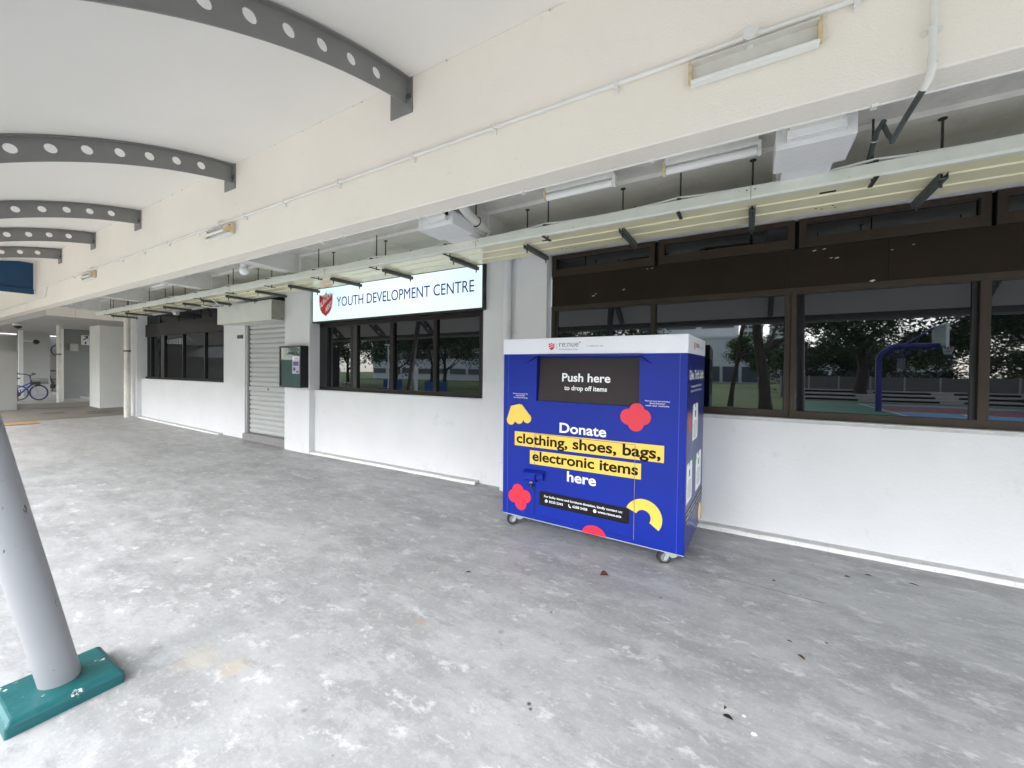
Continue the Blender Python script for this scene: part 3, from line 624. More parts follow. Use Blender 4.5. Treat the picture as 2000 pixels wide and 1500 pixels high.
for xs, y in ((-1.66,3.44),(.45,3.44),(-5.1,3.44),(-7.0,3.44)):
    part(MB().box(xs-.045,xs+.045,y-.012,y+.012,2.739,2.7415), 'slot', M['dark'], T)
for xs in (.47,-1.58,-5.9):
    for dx, dy in ((0,0),(.04,.03),(.10,-.01),(.12,.04)): part(MB().cyl((xs-.05+dx,3.74+dy,2.7395),(xs-.05+dx,3.74+dy,2.742),.006,8), 'screw_hole', M['dark'], T)
brx = [6.0,5.0,4.0,3.0,2.0,1.01,.01,-.95,-1.885,-2.80,-3.865,-4.87,-5.86,-6.76,-7.70,-8.6,-9.35,-10.25,-11.25,-12.3,-13.2]
b0 = MB().box(-.022,.022,3.44,3.93,2.700,2.708).box(-.022,-.018,3.44,3.93,2.708,2.738).box(.018,.022,3.44,3.93,2.708,2.738).build('bracket', M['darkmetal'], T); b0.location = (brx[0],0,0)
MB().cyl((0,3.475,2.66),(0,3.475,3.088),.0065,6).cyl((0,3.90,2.665),(0,3.90,3.088),.0065,6).cyl((0,3.475,3.078),(0,3.475,3.088),.022,8).cyl((0,3.475,2.70),(0,3.475,2.694),.012,6).build('rod', M['rod'], b0)
for x in brx[1:]: c = copy_tree(b0, T); c.location = (x,0,0)
h0 = MB().box(-.012,.012,3.24,3.40,2.708,2.715).build('hanger_strap', M['rod'], T); h0.location = (5.18,0,0)
MB().cyl((0,3.35,2.70),(0,3.35,3.118),.0065,6).box(-.013,.013,3.26,3.40,2.812,2.824).build('rod', M['rod'], h0)
for x in (4.05,2.92,1.79,.66,-.47,-1.60,-2.75,-3.88,-5.01,-6.14,-7.27,-8.4,-9.53,-10.66,-11.8,-12.9): c = copy_tree(h0, T); c.location = (x,0,0)
# white cable lying on the channel and draping over the hanger straps
pts = []; hs_ = [4.05,2.92,1.79,.66,-.47,-1.60,-2.75,-3.88,-5.01,-6.14,-7.27,-8.4,-9.53,-10.66,-11.8,-12.9]
for a, b in zip(hs_[:-1], hs_[1:]):
    for k in range(8):
        f = k/8; pts.append((a+(b-a)*f, 3.30-.01*math.sin(f*math.pi), 2.815+.022*(1-math.sin(f*math.pi))+(.0 if f else .006)))
tag(MB().tube(pts, .0085, 8).build('white_cable', M['pvc']), 'white cable draped along the top of the pale green channel', 'cable')
loop = [(-8.35,3.50,2.73),(-8.45,3.62,2.69),(-8.6,3.75,2.66),(-8.85,3.85,2.66),(-9.1,3.80,2.68),(-9.25,3.7,2.71)]
tag(MB().tube(loop, .011, 8).build('loose_cable', M['pvc']), 'loose white cable loop sagging beneath a far bracket', 'cable')
# drain pipes near the right edge
dp = tag(MB().tube([(.678,2.46,3.95),(.678,2.46,2.90),(.677,2.462,2.855),(.672,2.475,2.815),(.664,2.51,2.795)], [.0135,.0135,.0165,.0165,.016], 16).build('beam_downpipe', M['pvc']), 'white pipe coming down the beam face with elbow at right', 'pipe')
MB().cyl((.678,2.46,2.905),(.678,2.46,2.875),.0175,16).build('elbow_collar', M['pvc'], dp); MB().torus((.678,2.46,3.03),(0,0,1),.015,.0035,20,6).box(.648,.664,2.472,2.499,3.022,3.034).box(.692,.712,2.472,2.499,3.022,3.034).build('pipe_clamp', M['pvc'], dp)
bp = tag(MB().tube([(.663,2.515,2.792),(.672,2.75,2.81),(.690,3.0,2.84),(.698,3.115,2.85)], .0135, 12).tube([(.698,3.10,2.848),(.688,3.16,2.92),(.676,3.20,3.0)], .013, 12).tube([(.672,3.17,3.005),(.660,3.26,2.99),(.648,3.337,2.90),(.650,3.40,2.87),(.652,3.50,2.82)], .0145, 12).build('black_pipe', M['blackpipe']), 'dark grey pipe zigzagging from the white elbow up to the soffit', 'pipe')
MB().torus((.654,3.29,2.955),(0,.75,-.6),.018,.004,16,6).build('pipe_clamp', M['zinc'], bp)
wp = tag(MB().tube([(-2.12,2.70,2.93),(-2.22,2.95,2.93),(-2.40,3.75,2.93),(-2.45,4.38,2.93)], .042, 16).build('soffit_pipe', M['pvc']), 'white pipe clamped under the soffit beside the middle beam collar', 'pipe')
MB().torus((-2.27,3.15,2.93),(-.2,.95,0),.046,.008,18,6).cyl((-2.27,3.15,2.97),(-2.27,3.15,3.12),.007,6).build('pipe_clamp', M['rod'], wp)
MB().cyl((-2.115,2.68,2.93),(-2.12,2.70,2.93),.046,16).build('pipe_cap', M['pvc'], wp)

# ================================================================== LIT SIGN
S = empty('lit_sign', (-4.77,4.3,2.31), 'white backlit sign reading YOUTH DEVELOPMENT CENTRE with a red shield', 'sign')
S.location = (0,0,0)
part(MB().box(-6.61,-2.975,4.31,4.46,2.30,2.90), 'sign_box', M['black'], S)
part(MB().box(-6.585,-2.995,4.30,4.3095,2.325,2.875), 'sign_face', M['lightbox'], S)
text_mesh('YOUTH DEVELOPMENT CENTRE', 'lettering', M['signblue'], S, (-5.935,4.2975,2.542), (1,0,0), (0,0,1), width=2.82, height=.156, bold=0)
def shield_poly(cx, cz, w_, h_):
    P_ = [(-.5,.36),(-.47,.46),(-.30,.40),(-.12,.43),(0,.52),(.12,.43),(.30,.40),(.47,.46),(.5,.36),(.485,0),(.42,-.2),(.28,-.37),(0,-.52),(-.28,-.37),(-.42,-.2),(-.485,0)]
    return [(cx+a*w_, cz+b*h_) for a, b in P_]
part(MB().prism(shield_poly(-6.222,2.60,.375,.40), 'y', 4.2965, 4.2985), 'shield_edge', M['white'], S)
part(MB().prism(shield_poly(-6.222,2.60,.345,.368), 'y', 4.2940, 4.2962), 'shield', M['signred'], S)
d_ = Vector((math.cos(R(33)),0,math.sin(R(33)))); u_ = Vector((-math.sin(R(8)),0,math.cos(R(8))))
for s_, ox, oz, wd, hh in (('THE',-6.300,2.655,.165,.088),('SALVATION',-6.385,2.525,.375,.092),('ARMY',-6.225,2.460,.215,.088)):
    text_mesh(s_, 'shield_letters', M['white'], S, (ox,4.2925,oz), d_, u_, width=wd, height=hh, bold=.035)

# ================================================================== NOTICE BOARD
NBd = empty('notice_board', (0,0,0), 'black framed glass notice case with a purple flyer beside the shutter', 'notice board')
part(MB().box(-7.30,-6.655,4.16,4.268,1.165,1.90), 'case', M['black'], NBd, bevel=.006)
part(MB().box(-7.27,-6.66,4.145,4.159,1.195,1.87), 'felt', M['boardgreen'], NBd)
part(MB().box(-6.93,-6.72,4.141,4.144,1.41,1.715), 'flyer', M['paper'], NBd)
part(MB().box(-6.90,-6.75,4.139,4.1405,1.55,1.62).box(-6.88,-6.76,4.139,4.1405,1.66,1.675).box(-6.88,-6.77,4.139,4.1405,1.685,1.695).box(-6.81,-6.74,4.139,4.1405,1.43,1.46), 'flyer_print', M['purple'], NBd)
part(MB().cyl((-6.87,4.139,1.49),(-6.87,4.1405,1.49),.035,14), 'flyer_print', M['inkgrey'], NBd)
def case_glass():
    m = bpy.data.materials.new('case_glass'); m.use_nodes = True; n = m.node_tree.nodes; l = m.node_tree.links; n.clear()
    o = n.new('ShaderNodeOutputMaterial'); g = n.new('ShaderNodeBsdfGlossy'); g.inputs['Roughness'].default_value = .02; t = n.new('ShaderNodeBsdfTransparent')
    f = n.new('ShaderNodeFresnel'); f.inputs['IOR'].default_value = 1.32; mx = n.new('ShaderNodeMixShader'); l.new(f.outputs[0], mx.inputs[0]); l.new(t.outputs[0], mx.inputs[1]); l.new(g.outputs[0], mx.inputs[2]); l.new(mx.outputs[0], o.inputs[0]); return m
M['caseglass'] = case_glass()
part(MB().add([(-7.27,4.128,1.195),(-6.67,4.128,1.195),(-6.67,4.128,1.87),(-7.27,4.128,1.87)], [(0,1,2,3)]), 'glass_door', M['caseglass'], NBd)
part(MB().box(-7.30,-7.27,4.12,4.16,1.165,1.90).box(-6.685,-6.655,4.12,4.16,1.165,1.90).box(-7.27,-6.685,4.12,4.16,1.165,1.195).box(-7.27,-6.685,4.12,4.16,1.87,1.90), 'door_frame', M['black'], NBd)
part(MB().cyl((-7.305,4.14,1.53),(-7.325,4.14,1.53),.012), 'hinge', M['alu'], NBd)

# ================================================================== DONATION BIN
BN = empty('donation_bin', (-2.051,3.3435,.1135), 'blue and white clothing donation bin on castors against the wall', 'donation bin', rot=(.012,.006,-.0366))
BN.scale = (.985,.985,.985)
W_, D_, H_, HB = 1.681, .96, 1.718, 1.572
fo = dict(x0=.368, x1=1.322, z0=1.135, z1=1.553)
bb = MB().box(0,W_,.07,D_,0,HB).box(0,fo['x0'],0,.07,0,HB).box(fo['x1'],W_,0,.07,0,HB).box(fo['x0'],fo['x1'],0,.07,0,fo['z0']).box(fo['x0'],fo['x1'],0,.07,fo['z1'],HB)
body = part(bb, 'body', M['blue'], BN)
part(MB().box(-.004,W_+.004,-.004,D_+.004,HB,H_), 'header', M['binwhite'], BN, bevel=.004)
part(MB().box(.05,W_-.05,.05,D_-.05,H_,H_+.004), 'lid', M['binwhite'], BN)
part(MB().box(W_+.0005,W_+.003,.012,D_-.012,.01,HB-.003), 'side_print', M['navy'], BN)
rv = part(MB().add([(fo['x0']+.001,.002,fo['z0']),(fo['x0']+.001,.068,fo['z0']),(fo['x0']+.001,.068,fo['z1']),(fo['x0']+.001,.002,fo['z1'])], [(0,1,2,3)]).add([(fo['x0'],.002,fo['z1']-.001),(fo['x1'],.002,fo['z1']-.001),(fo['x1'],.068,fo['z1']-.001),(fo['x0'],.068,fo['z1']-.001)], [(0,1,2,3)]), 'slot_reveal', M['bluedark'], BN)
fp = part(MB().add([(fo['x0']+.012,.050,fo['z1']-.02),(fo['x1']-.006,.050,fo['z1']-.02),(fo['x1']-.006,.018,fo['z0']+.002),(fo['x0']+.012,.018,fo['z0']+.002),(fo['x0']+.012,.062,fo['z1']-.02),(fo['x1']-.006,.062,fo['z1']-.02),(fo['x1']-.006,.030,fo['z0']+.002),(fo['x0']+.012,.030,fo['z0']+.002)], [(0,1,2,3),(4,7,6,5),(0,3,7,4),(1,5,6,2),(2,6,7,3),(0,4,5,1)]), 'push_flap', M['flap'], BN)
def yf(z): return .050+(.018-.050)*(fo['z1']-.02-z)/(fo['z1']-.022-fo['z0'])
fz = Vector((0,.032,fo['z1']-fo['z0'])).normalized()
text_mesh('Push here', 'lettering', M['white'], fp, (.842,yf(1.325)-.002,1.325), (1,0,0), fz, width=.452, height=.072, bold=.021, align='CENTER')
text_mesh('to drop off items', 'lettering', M['white'], fp, (.842,yf(1.245)-.002,1.247), (1,0,0), fz, width=.40, height=.040, bold=.021, align='CENTER')
for s_ in (0, 1):
    xa, xb = (.352,.235) if s_ == 0 else (1.332,1.432)
    part(MB().add([(xa,-.001,1.556),(xb,-.001,1.478),(xa,-.028,1.540),(xa,-.001,1.530)], [(0,1,2),(1,3,2),(0,2,3),(0,3,1)]), 'hood_gusset', M['bluedark'], BN)
part(MB().box(.34,1.345,-.020,-.001,1.556,1.568), 'hood', M['bluedark'], BN)
# door outline, hinge gap, corner seams
part(MB().box(.360,.3635,-.0068,-.0048,.040,.826).box(.3635,1.296,-.0068,-.0048,.823,.826).box(.3635,1.296,-.0068,-.0048,.038,.041), 'door_gap', M['bluedark'], BN)
part(MB().box(1.2965,1.3005,-.0072,-.0048,.038,.824), 'door_hinge_gap', M['wheelgrey'], BN)
M['seam'] = mat('blue_seam_edge', (.06,.11,.60), .3)
for xs in (.052, W_-.055): part(MB().box(xs,xs+.0025,-.0025,-.0005,0,HB), 'panel_seam', M['seam'], BN)
part(MB().box(0,W_,-.003,.0,0,.006), 'bottom_edge', M['zinc'], BN)
LY = -.0046
def lay(poly, name, mt, y=-.0040, parent=BN):
    return part(MB().prism(poly, 'y', y, y+.0015), name, mt, parent)
lay([(.136,.690),(1.524,.706),(1.524,.842),(.136,.826)], 'yellow_band', M['yellow']); lay([(.308,.531),(1.348,.546),(1.348,.676),(.308,.661)], 'yellow_band', M['yellow'])
sl_ = Vector((1,0,.0115)).normalized()
def T_(s, x, z, width, height, mt='white', bold=.012, align='LEFT', y=LY, xd=(1,0,0), nm='lettering'):
    return text_mesh(s, nm, M[mt], BN, (x,y,z), xd, (0,0,1), width=width, height=height, bold=bold, align=align)
T_('Donate', .615, .862, .437, .086, bold=.021)
T_('clothing, shoes, bags,', .157, .718, 1.342, .091, 'ink', .026, xd=sl_)
T_('electronic items', .335, .567, .990, .088, 'ink', .026, xd=sl_)
T_('here', .695, .428, .273, .088, bold=.021)
def rrect(x0, x1, z0, z1, r, n=6):
    P_ = []
    for cx, cz, a in ((x1-r,z1-r,0),(x0+r,z1-r,90),(x0+r,z0+r,180),(x1-r,z0+r,270)):
        P_ += [(cx+r*math.cos(R(a+90*k/n)), cz+r*math.sin(R(a+90*k/n))) for k in range(n+1)]
    return P_
lay(rrect(.414,1.259,.158,.290,.018), 'contact_panel', M['blackvinyl'])
T_('For bulky items and furniture donation, kindly contact us:', .466, .240, .736, .0195, bold=.022)
T_('8520 5343', .518, .196, .140, .021, bold=.02); T_('6288 5438', .752, .197, .140, .021, bold=.02); T_('www.renue.asia', .988, .199, .205, .021, bold=.02)
def disc(cx, cz, r, n=20): return [(cx+r*math.cos(2*math.pi*k/n), cz+r*math.sin(2*math.pi*k/n)) for k in range(n)]
lay(disc(.489,.206,.0145), 'contact_icon', M['white'], LY); lay(disc(.961,.208,.0150), 'contact_icon', M['white'], LY)
lay([(.478,.192),(.474,.188),(.484,.194)], 'contact_icon', M['white'], LY)
lay([(.484,.212),(.488,.210),(.486,.205),(.492,.200),(.496,.203),(.498,.199),(.492,.196),(.482,.204)], 'icon_mark', M['blackvinyl'], LY-.0015)
lay([(.953,.2095),(.969,.2095),(.969,.2065),(.953,.2065)], 'icon_mark', M['blackvinyl'], LY-.0015)
lay([(.712,.220),(.719,.222),(.722,.212),(.718,.208),(.726,.199),(.731,.202),(.739,.197),(.735,.190),(.724,.190),(.713,.203)], 'contact_icon', M['white'], LY)
# flower and arc decals
def union_decal(name, discs, polys, mt):
    for i, (cx, cz, r) in enumerate(discs): pass
    mb = MB()
    for i, (cx, cz, r) in enumerate(discs): mb.prism(disc(cx, cz, r, 28), 'y', -.0035-.00007*i, -.002)
    for i, p in enumerate(polys): mb.prism(p, 'y', -.0033-.0001*i, -.002)
    return part(mb, name, mt, BN)
union_decal('red_clover', [(.178,.252,.064),(.133,.190,.064),(.259,.205,.064),(.210,.129,.064)], [disc(.195,.192,.06)], M['red'])
union_decal('red_clover', [(1.305,1.105,.062),(1.236,1.050,.066),(1.352,1.055,.066),(1.298,.998,.064)], [disc(1.298,1.05,.06)], M['red'])
union_decal('yellow_petal', [(.088,.930,.046),(.180,.945,.046),(.271,.960,.046)], [[(.044,.940),(.088,1.068),(.182,1.093),(.214,1.086),(.315,.975),(.30,.93),(.22,.955),(.19,.90),(.10,.93)]], M['yellow'])
A_ = []
cx, cz, ro, ri = 1.372, .242, .148, .060
a0, a1 = 158, -35
A_ += [(cx+ro*math.cos(R(a0+(a1-a0)*k/24)), cz+ro*math.sin(R(a0+(a1-a0)*k/24))) for k in range(25)]
A_ += [(cx+ri*math.cos(R(a1+(a0-a1)*k/16)), cz+ri*math.sin(R(a1+(a0-a1)*k/16))) for k in range(17)]
lay(A_, 'yellow_arc', M['yellow'], -.0030)
HD = [(.955+.108*math.cos(R(k*9)), .0015+.078*math.sin(R(k*9))) for k in range(21)]
lay(HD, 'red_half_disc', M['red'], -.0032)
# small captions (the square codes above them are left out)
for cxx, zz, wd, tl in ((.195,1.182,.165,('Find out more about The','Social Services','www.salvationarmy.org')),(1.465,1.180,.19,('Find out more about Re:Nue','(Social Enterprise)','scan our website'))):
    for i, s_ in enumerate(tl): T_(s_, cxx, zz-.0185*i+.006, wd*(1,.62,.95)[i], .0105, bold=.01, align='CENTER')
# header mark
T_('re:nue', .600, 1.636, .188, .052, 'inkgrey', -.005, y=-.0056)
T_('*', .792, 1.655, .016, None, 'red', .02, y=-.0056)
T_('by The Salvation Army', .600, 1.608, .178, .0125, 'inkgrey', 0, y=-.0056)
T_('In collaboration with', .868, 1.634, .145, .0120, 'inkgrey', .0, y=-.0056)
hs2 = lay(shield_poly(.524,1.640,.058,.066), 'header_shield', M['red'], -.0058)
for k in (0, 1): lay([(.500,1.632+.020*k),(.548,1.652+.020*k-.002),(.548,1.646+.020*k-.002),(.500,1.626+.020*k)], 'shield_stripe', M['white'], -.0068)
lay([(.571,1.615),(.5725,1.615),(.5725,1.668),(.571,1.668)], 'header_rule', M['inkgrey'], -.0052)
# side graphics
SX = W_+.0042
def TS(s, y, z, width, height, mt='white', bold=.012, align='LEFT', yd=(0,1,0), zd=(0,0,1)):
    return text_mesh(s, 'side_lettering', M[mt], BN, (SX,y,z), yd, zd, width=width, height=height, bold=bold, align=align)
TS('Give. Thrift. Uplift.', .085, 1.365, .80, .075, bold=.024)
TS('This donation supports The Salvation Army', .16, 1.298, .60, .018); TS('Give a life second chance today', .16, 1.262, .58, .018)
def side_poly(poly, name, mt, k=0): return part(MB().prism(poly, 'x', W_+.0030, W_+.0038+k), name, mt, BN)
side_poly(disc(.15,1.02,.085,28), 'side_red_dot', M['sidered'])
for (ya, yb, z0, z1) in ((.29,.57,.852,1.155),(.05,.31,.385,.70),(.52,.83,.372,.70)):
    cp = side_poly([(ya,z0),(yb-.02,z0),(yb,z0+.02),(yb,z1-.02),(yb-.02,z1),(ya+.58*(yb-ya),z1),(ya+.58*(yb-ya),z1-.03),(ya+.42*(yb-ya),z1-.03),(ya+.42*(yb-ya),z1),(ya+.02,z1),(ya,z1-.02)], 'info_card', M['white'])
    mb = MB()
    for i, wf in enumerate((.5,.7,.75,.6,.72,.66,.5)):
        cc_ = (ya+yb)/2; hw = (yb-ya)*wf/2; zc = z1-.15-.022*i
        if zc > z0+.02: mb.box(W_+.0039,W_+.0044,cc_-hw,cc_+hw,zc-.003,zc+.003)
    mb.box(W_+.0039,W_+.0044,(ya+yb)/2-.03,(ya+yb)/2+.03,z1-.115,z1-.06)
    part(mb, 'card_print', M['inkgrey'], cp)
for P_ in ([(.37,.86),(.43,.90),(.49,.86),(.45,.86),(.45,.80),(.41,.80),(.41,.86)], [(.33,.72),(.38,.80),(.41,.78),(.37,.70),(.40,.68),(.31,.66),(.29,.74)], [(.43,.63),(.52,.63),(.52,.60),(.56,.66),(.52,.71),(.52,.68),(.43,.68)]): side_poly(P_, 'green_arrow', M['green'])
side_poly([(.03,.235),(.93,.235),(.93,.33),(.03,.33)], 'side_strip', M['blackvinyl'])
part(MB().prism(disc(.80,.11,.09,28), 'x', W_+.0046, W_+.0054), 'side_yellow_dot', M['yellow'], BN)
TS('For bulky items and furniture donation, kindly contact us:', .07, .292, .80, .018); TS('8520 5343   6288 5438   www.renue.asia', .07, .252, .80, .020)
part(MB().prism(shield_poly(.30,1.640,.05,.066), 'x', W_+.0045, W_+.0052), 'header_shield', M['red'], BN)
text_mesh('re:nue', 'side_lettering', M['inkgrey'], BN, (W_+.0052,.37,1.63), (0,1,0), (0,0,1), width=.19, height=.052)
text_mesh('In collaboration with', 'side_lettering', M['inkgrey'], BN, (W_+.0052,.66,1.635), (0,1,0), (0,0,1), width=.15, height=.013)
# lock box and padlock
lb = part(MB().prism([(0,.478),(-.052,.452),(-.052,.392),(0,.366)], 'x', .272, .385).prism([(0,.470),(-.052,.446),(-.052,.398),(0,.374)], 'x', .385, .386), 'lock_box', M['blue'], BN, bevel=.002)
lb = part(MB().prism([(0,.482),(-.060,.458),(-.060,.450),(0,.470)], 'x', .262, .47).prism([(-.001,.474),(-.001,.375),(-.055,.452)], 'x', .262, .266).prism([(-.0,.450),(-.030,.440),(-.030,.398),(0,.386)], 'x', .386, .458), 'lock_hood', M['blue'], BN)
pk = part(MB().box(.318,.352,-.036,-.018,.318,.352), 'padlock', M['blackvinyl'], BN, bevel=.004)
part(MB().torus((.335,-.027,.356),(0,1,0),.011,.0035,16,6), 'shackle', M['zinc'], pk); part(MB().box(.338,.346,-.0372,-.036,.324,.344), 'dial', M['inkgrey'], pk)
part(MB().torus((-.012,.05,1.545),(1,0,0),.012,.004,14,6), 'side_ring', M['darkmetal'], BN)
# castors
def castor(x, y, first=[None]):
    if first[0]:
        c = copy_tree(first[0], BN)
    else:
        c = MB().box(-.04,.04,-.04,.04,-.007,-.0005).cyl((0,0,-.018),(0,0,-.007),.022,14).build('castor', M['zinc'], BN)
        first[0] = c
        MB().prism([(-.015,-.014),(.022,-.014),(.036,-.062),(.020,-.062)], 'x', -.022, -.018).prism([(-.015,-.014),(.022,-.014),(.036,-.062),(.020,-.062)], 'x', .018, .022).box(-.022,.022,-.02,.022,-.019,-.016).build('fork', M['zinc'], c)
        MB().cyl((-.014,.028,-.046),(.014,.028,-.046),.045,28).build('wheel', M['rubber'], c, bevel=.004)
        MB().cyl((-.0165,.028,-.046),(.0165,.028,-.046),.027,20).build('hub', M['wheelgrey'], c); MB().cyl((-.026,.028,-.046),(.026,.028,-.046),.006,8).build('axle', M['zinc'], c)
        MB().prism([(-.055,-.040),(-.048,-.030),(-.010,-.018),(-.006,-.045),(-.03,-.052)], 'x', -.016, .016).build('brake_pedal', M['zinc'], c)
    c.location = (x, y, 0); c.scale = (1.25,1.25,1.25); return c
for (x, y, rz) in ((.115,.07,2.3),(1.555,.07,2.2),(.115,.86,-.3),(1.565,.86,.2)):
    c = castor(x, y); c.rotation_euler = (0,0,rz)

# ================================================================== FALLEN LEAVES AND BITS
def leaf(x, y, L, Wd, rz, lab, mt='leaf_dark', fold=.25, z=.002):
    if x > -5: L, Wd = L*.8, Wd*.75
    mb = MB(); n = 8; vs = []
    for i in range(n+1):
        t = i/n; hw = Wd*math.sin(math.pi*min(max(t,.02),.985))**.8*(1.15-.3*t); zz = .004*math.sin(t*math.pi)*3*fold
        vs += [(L*(t-.5),-hw,z+zz+fold*hw),(L*(t-.5),0,z+zz*.3),(L*(t-.5),hw,z+zz+fold*hw*1.2)]
    fs = [(3*i+k,3*i+3+k,3*i+4+k,3*i+1+k) for i in range(n) for k in (0,1)]
    o = mb.add(vs, fs, True).build('fallen_leaf', M[mt], fix=False); o.location = (x,y,0); o.rotation_euler = (0,0,rz)
    s_ = o.modifiers.new('thickness', 'SOLIDIFY'); s_.thickness = .0008
    return tag(o, lab, 'leaf', 'dry leaves on the deck floor')
leaf(-.886,2.888,.075,.022,.55,'folded reddish brown leaf in front of the donation bin','leaf_litter',.9)
leaf(-1.763,2.398,.05,.012,.6,'small dark leaf left of the reddish folded leaf','leaf_dark')
leaf(.272,2.602,.055,.011,-.9,'slim brown leaf alone in the middle of the right floor','leaf_litter')
leaf(-.048,1.976,.050,.015,-.15,'dark brown oval leaf nearest the bottom edge','leaf_dark')
leaf(.229,2.722,.035,.006,-.25,'thin dark leaf just behind the slim brown leaf','leaf_dark')
leaf(.665,3.821,.045,.012,.2,'left of two dark leaves near the wall plinth','leaf_dark')
leaf(.807,3.935,.050,.009,.1,'right of two dark leaves near the wall plinth','leaf_dark')
leaf(1.057,3.936,.07,.008,-.4,'stalk-like dark leaf nearest the right end of the plinth','leaf_dark')
leaf(.192,3.461,.03,.010,.3,'tiny dark leaf on the floor right of the bin','leaf_dark')
leaf(-14.0,2.05,.16,.05,.2,'dark leaf lying far off by the yellow tile strip','leaf_dark')
leaf(-.06,2.02,.022,.005,.9,'tiny curled scrap touching the nearest oval leaf','leaf_dark',.8)
for x, y, s_, lab in ((.012,2.02,.007,'larger white paint crumb right of the nearest leaf'),(.049,1.94,.011,'white paint crumb nearest the bottom edge of the floor')):
    o = MB().prism([(-s_,-s_*.4),(0,-s_*.7),(s_,-.1*s_),(s_*.5,s_*.6),(-s_*.6,s_*.5)], 'z', 0.001, .004).build('paint_crumb', M['white']); o.location = (x,y,0); tag(o, lab, 'crumb', 'white crumbs on the floor')

# ================================================================== BICYCLES IN THE PASSAGE
def bicycle(name, lab, frame_m, basket=True):
    t = empty(name, (0,0,0), lab, 'bicycle', 'bicycles parked in the passage')
    rw = .25; wx = .86
    for x in (0, wx):
        wh = MB().torus((x,0,rw),(0,1,0),rw-.016,.016,28,6).build('wheel', M['rubber'], t)
        MB().torus((x,0,rw),(0,1,0),rw-.038,.008,28,4).build('rim', M[frame_m] if frame_m != 'bikedark' else M['bikesilver'], wh)
        sp = MB(); [sp.cyl((x,0,rw),(x+(rw-.04)*math.cos(k*math.pi/6),0,rw+(rw-.04)*math.sin(k*math.pi/6)),.0022,4) for k in range(12)]; sp.cyl((x,-.04,rw),(x,.04,rw),.018,10); sp.build('spokes', M['bikesilver'], wh)
    fm = MB().tube([(wx-.17,0,.66),(wx-.15,0,.52),(.36,0,.22)], .024, 8).tube([(.36,0,.22),(.27,0,.62)], .019, 8).tube([(.36,0,.22),(0,.03,rw)], .013, 6).tube([(.29,0,.50),(0,.03,rw)], .011, 6).tube([(wx-.16,0,.58),(.30,0,.40)], .018, 8)
    fm.build('frame', M[frame_m], t)
    MB().tube([(wx-.18,0,.70),(wx-.10,0,.44),(wx,.04,rw)], .015, 8).tube([(wx-.10,0,.44),(wx,-.04,rw)], .013, 8).build('fork', M['bikesilver'], t)
    hb = MB().tube([(wx-.18,0,.66),(wx-.20,0,.80)], .014, 8).tube([(wx-.30,-.27,.86),(wx-.18,-.18,.84),(wx-.19,0,.80),(wx-.18,.18,.84),(wx-.30,.27,.86)], .013, 8).build('handlebar', M['bikedark'], t)
    MB().tube([(wx-.34,-.28,.865),(wx-.26,-.25,.855)], .019, 8).tube([(wx-.34,.28,.865),(wx-.26,.25,.855)], .019, 8).build('grip', M['bikedark'], hb)
    MB().tube([(.27,0,.60),(.25,0,.70)], .012, 8).build('seat_post', M['bikesilver'], t)
    MB().prism([(.12,-.07),(.20,-.08),(.40,-.018),(.42,0),(.40,.018),(.20,.08),(.12,.07)], 'z', .70, .74).build('saddle', M['bikedark'], t, bevel=.012)
    MB().cyl((.36,-.05,.22),(.36,.05,.22),.02,10).cyl((.36,-.045,.22),(.36,-.035,.22),.075,20).box(.35,.37,-.06,-.05,.08,.22).box(.32,.40,-.13,-.06,.075,.09).box(.35,.37,.05,.06,.22,.36).box(.32,.40,.06,.13,.35,.365).build('crank', M['bikedark'], t)
    if basket:
        bk = MB(); x0, x1 = wx-.10, wx+.16
        for z in (.50,.56,.62,.68): 
            bk.box(x0,x1,-.14,-.135,z,z+.008).box(x0,x1,.135,.14,z,z+.008).box(x0,x0+.005,-.14,.14,z,z+.008).box(x1-.005,x1,-.14,.14,z,z+.008)
        for k in range(7): yy = -.14+.0465*k; bk.box(x1-.004,x1,yy,yy+.006,.50,.69).box(x0,x1,yy,yy+.006,.50,.505)
        for k in range(6): xx = x0+.05*k; bk.box(xx,xx+.006,-.14,-.136,.5,.69).box(xx,xx+.006,.136,.14,.5,.69)
        bk.box(x0,x1,-.13,.13,.508,.60); bk.build('basket', M['bikedark'], t)
    return t
b1 = bicycle('bicycle', 'blue bicycle with front basket standing by the low passage wall', 'bikeblue'); b1.location = (-20.0,2.78,.35); b1.rotation_euler = (0,R(-3),R(44))
b2 = bicycle('bicycle', 'dark bicycle half hidden behind the blue one', 'bikedark', False); b2.location = (-20.9,2.35,.35); b2.rotation_euler = (0,0,R(62))
b3 = bicycle('bicycle', 'dark bicycle seen through the gap behind the drain pipe', 'bikedark', True); b3.location = (-25.6,4.40,.35); b3.rotation_euler = (0,0,R(60)); b3.scale = (1.3,1.3,1.3)
b4 = bicycle('bicycle', 'upturned dark bicycle frame hanging higher in the same gap', 'bikedark', False); b4.location = (-25.9,4.55,1.35); b4.rotation_euler = (0,R(-40),R(75)); b4.scale = (1.1,1.1,1.1)

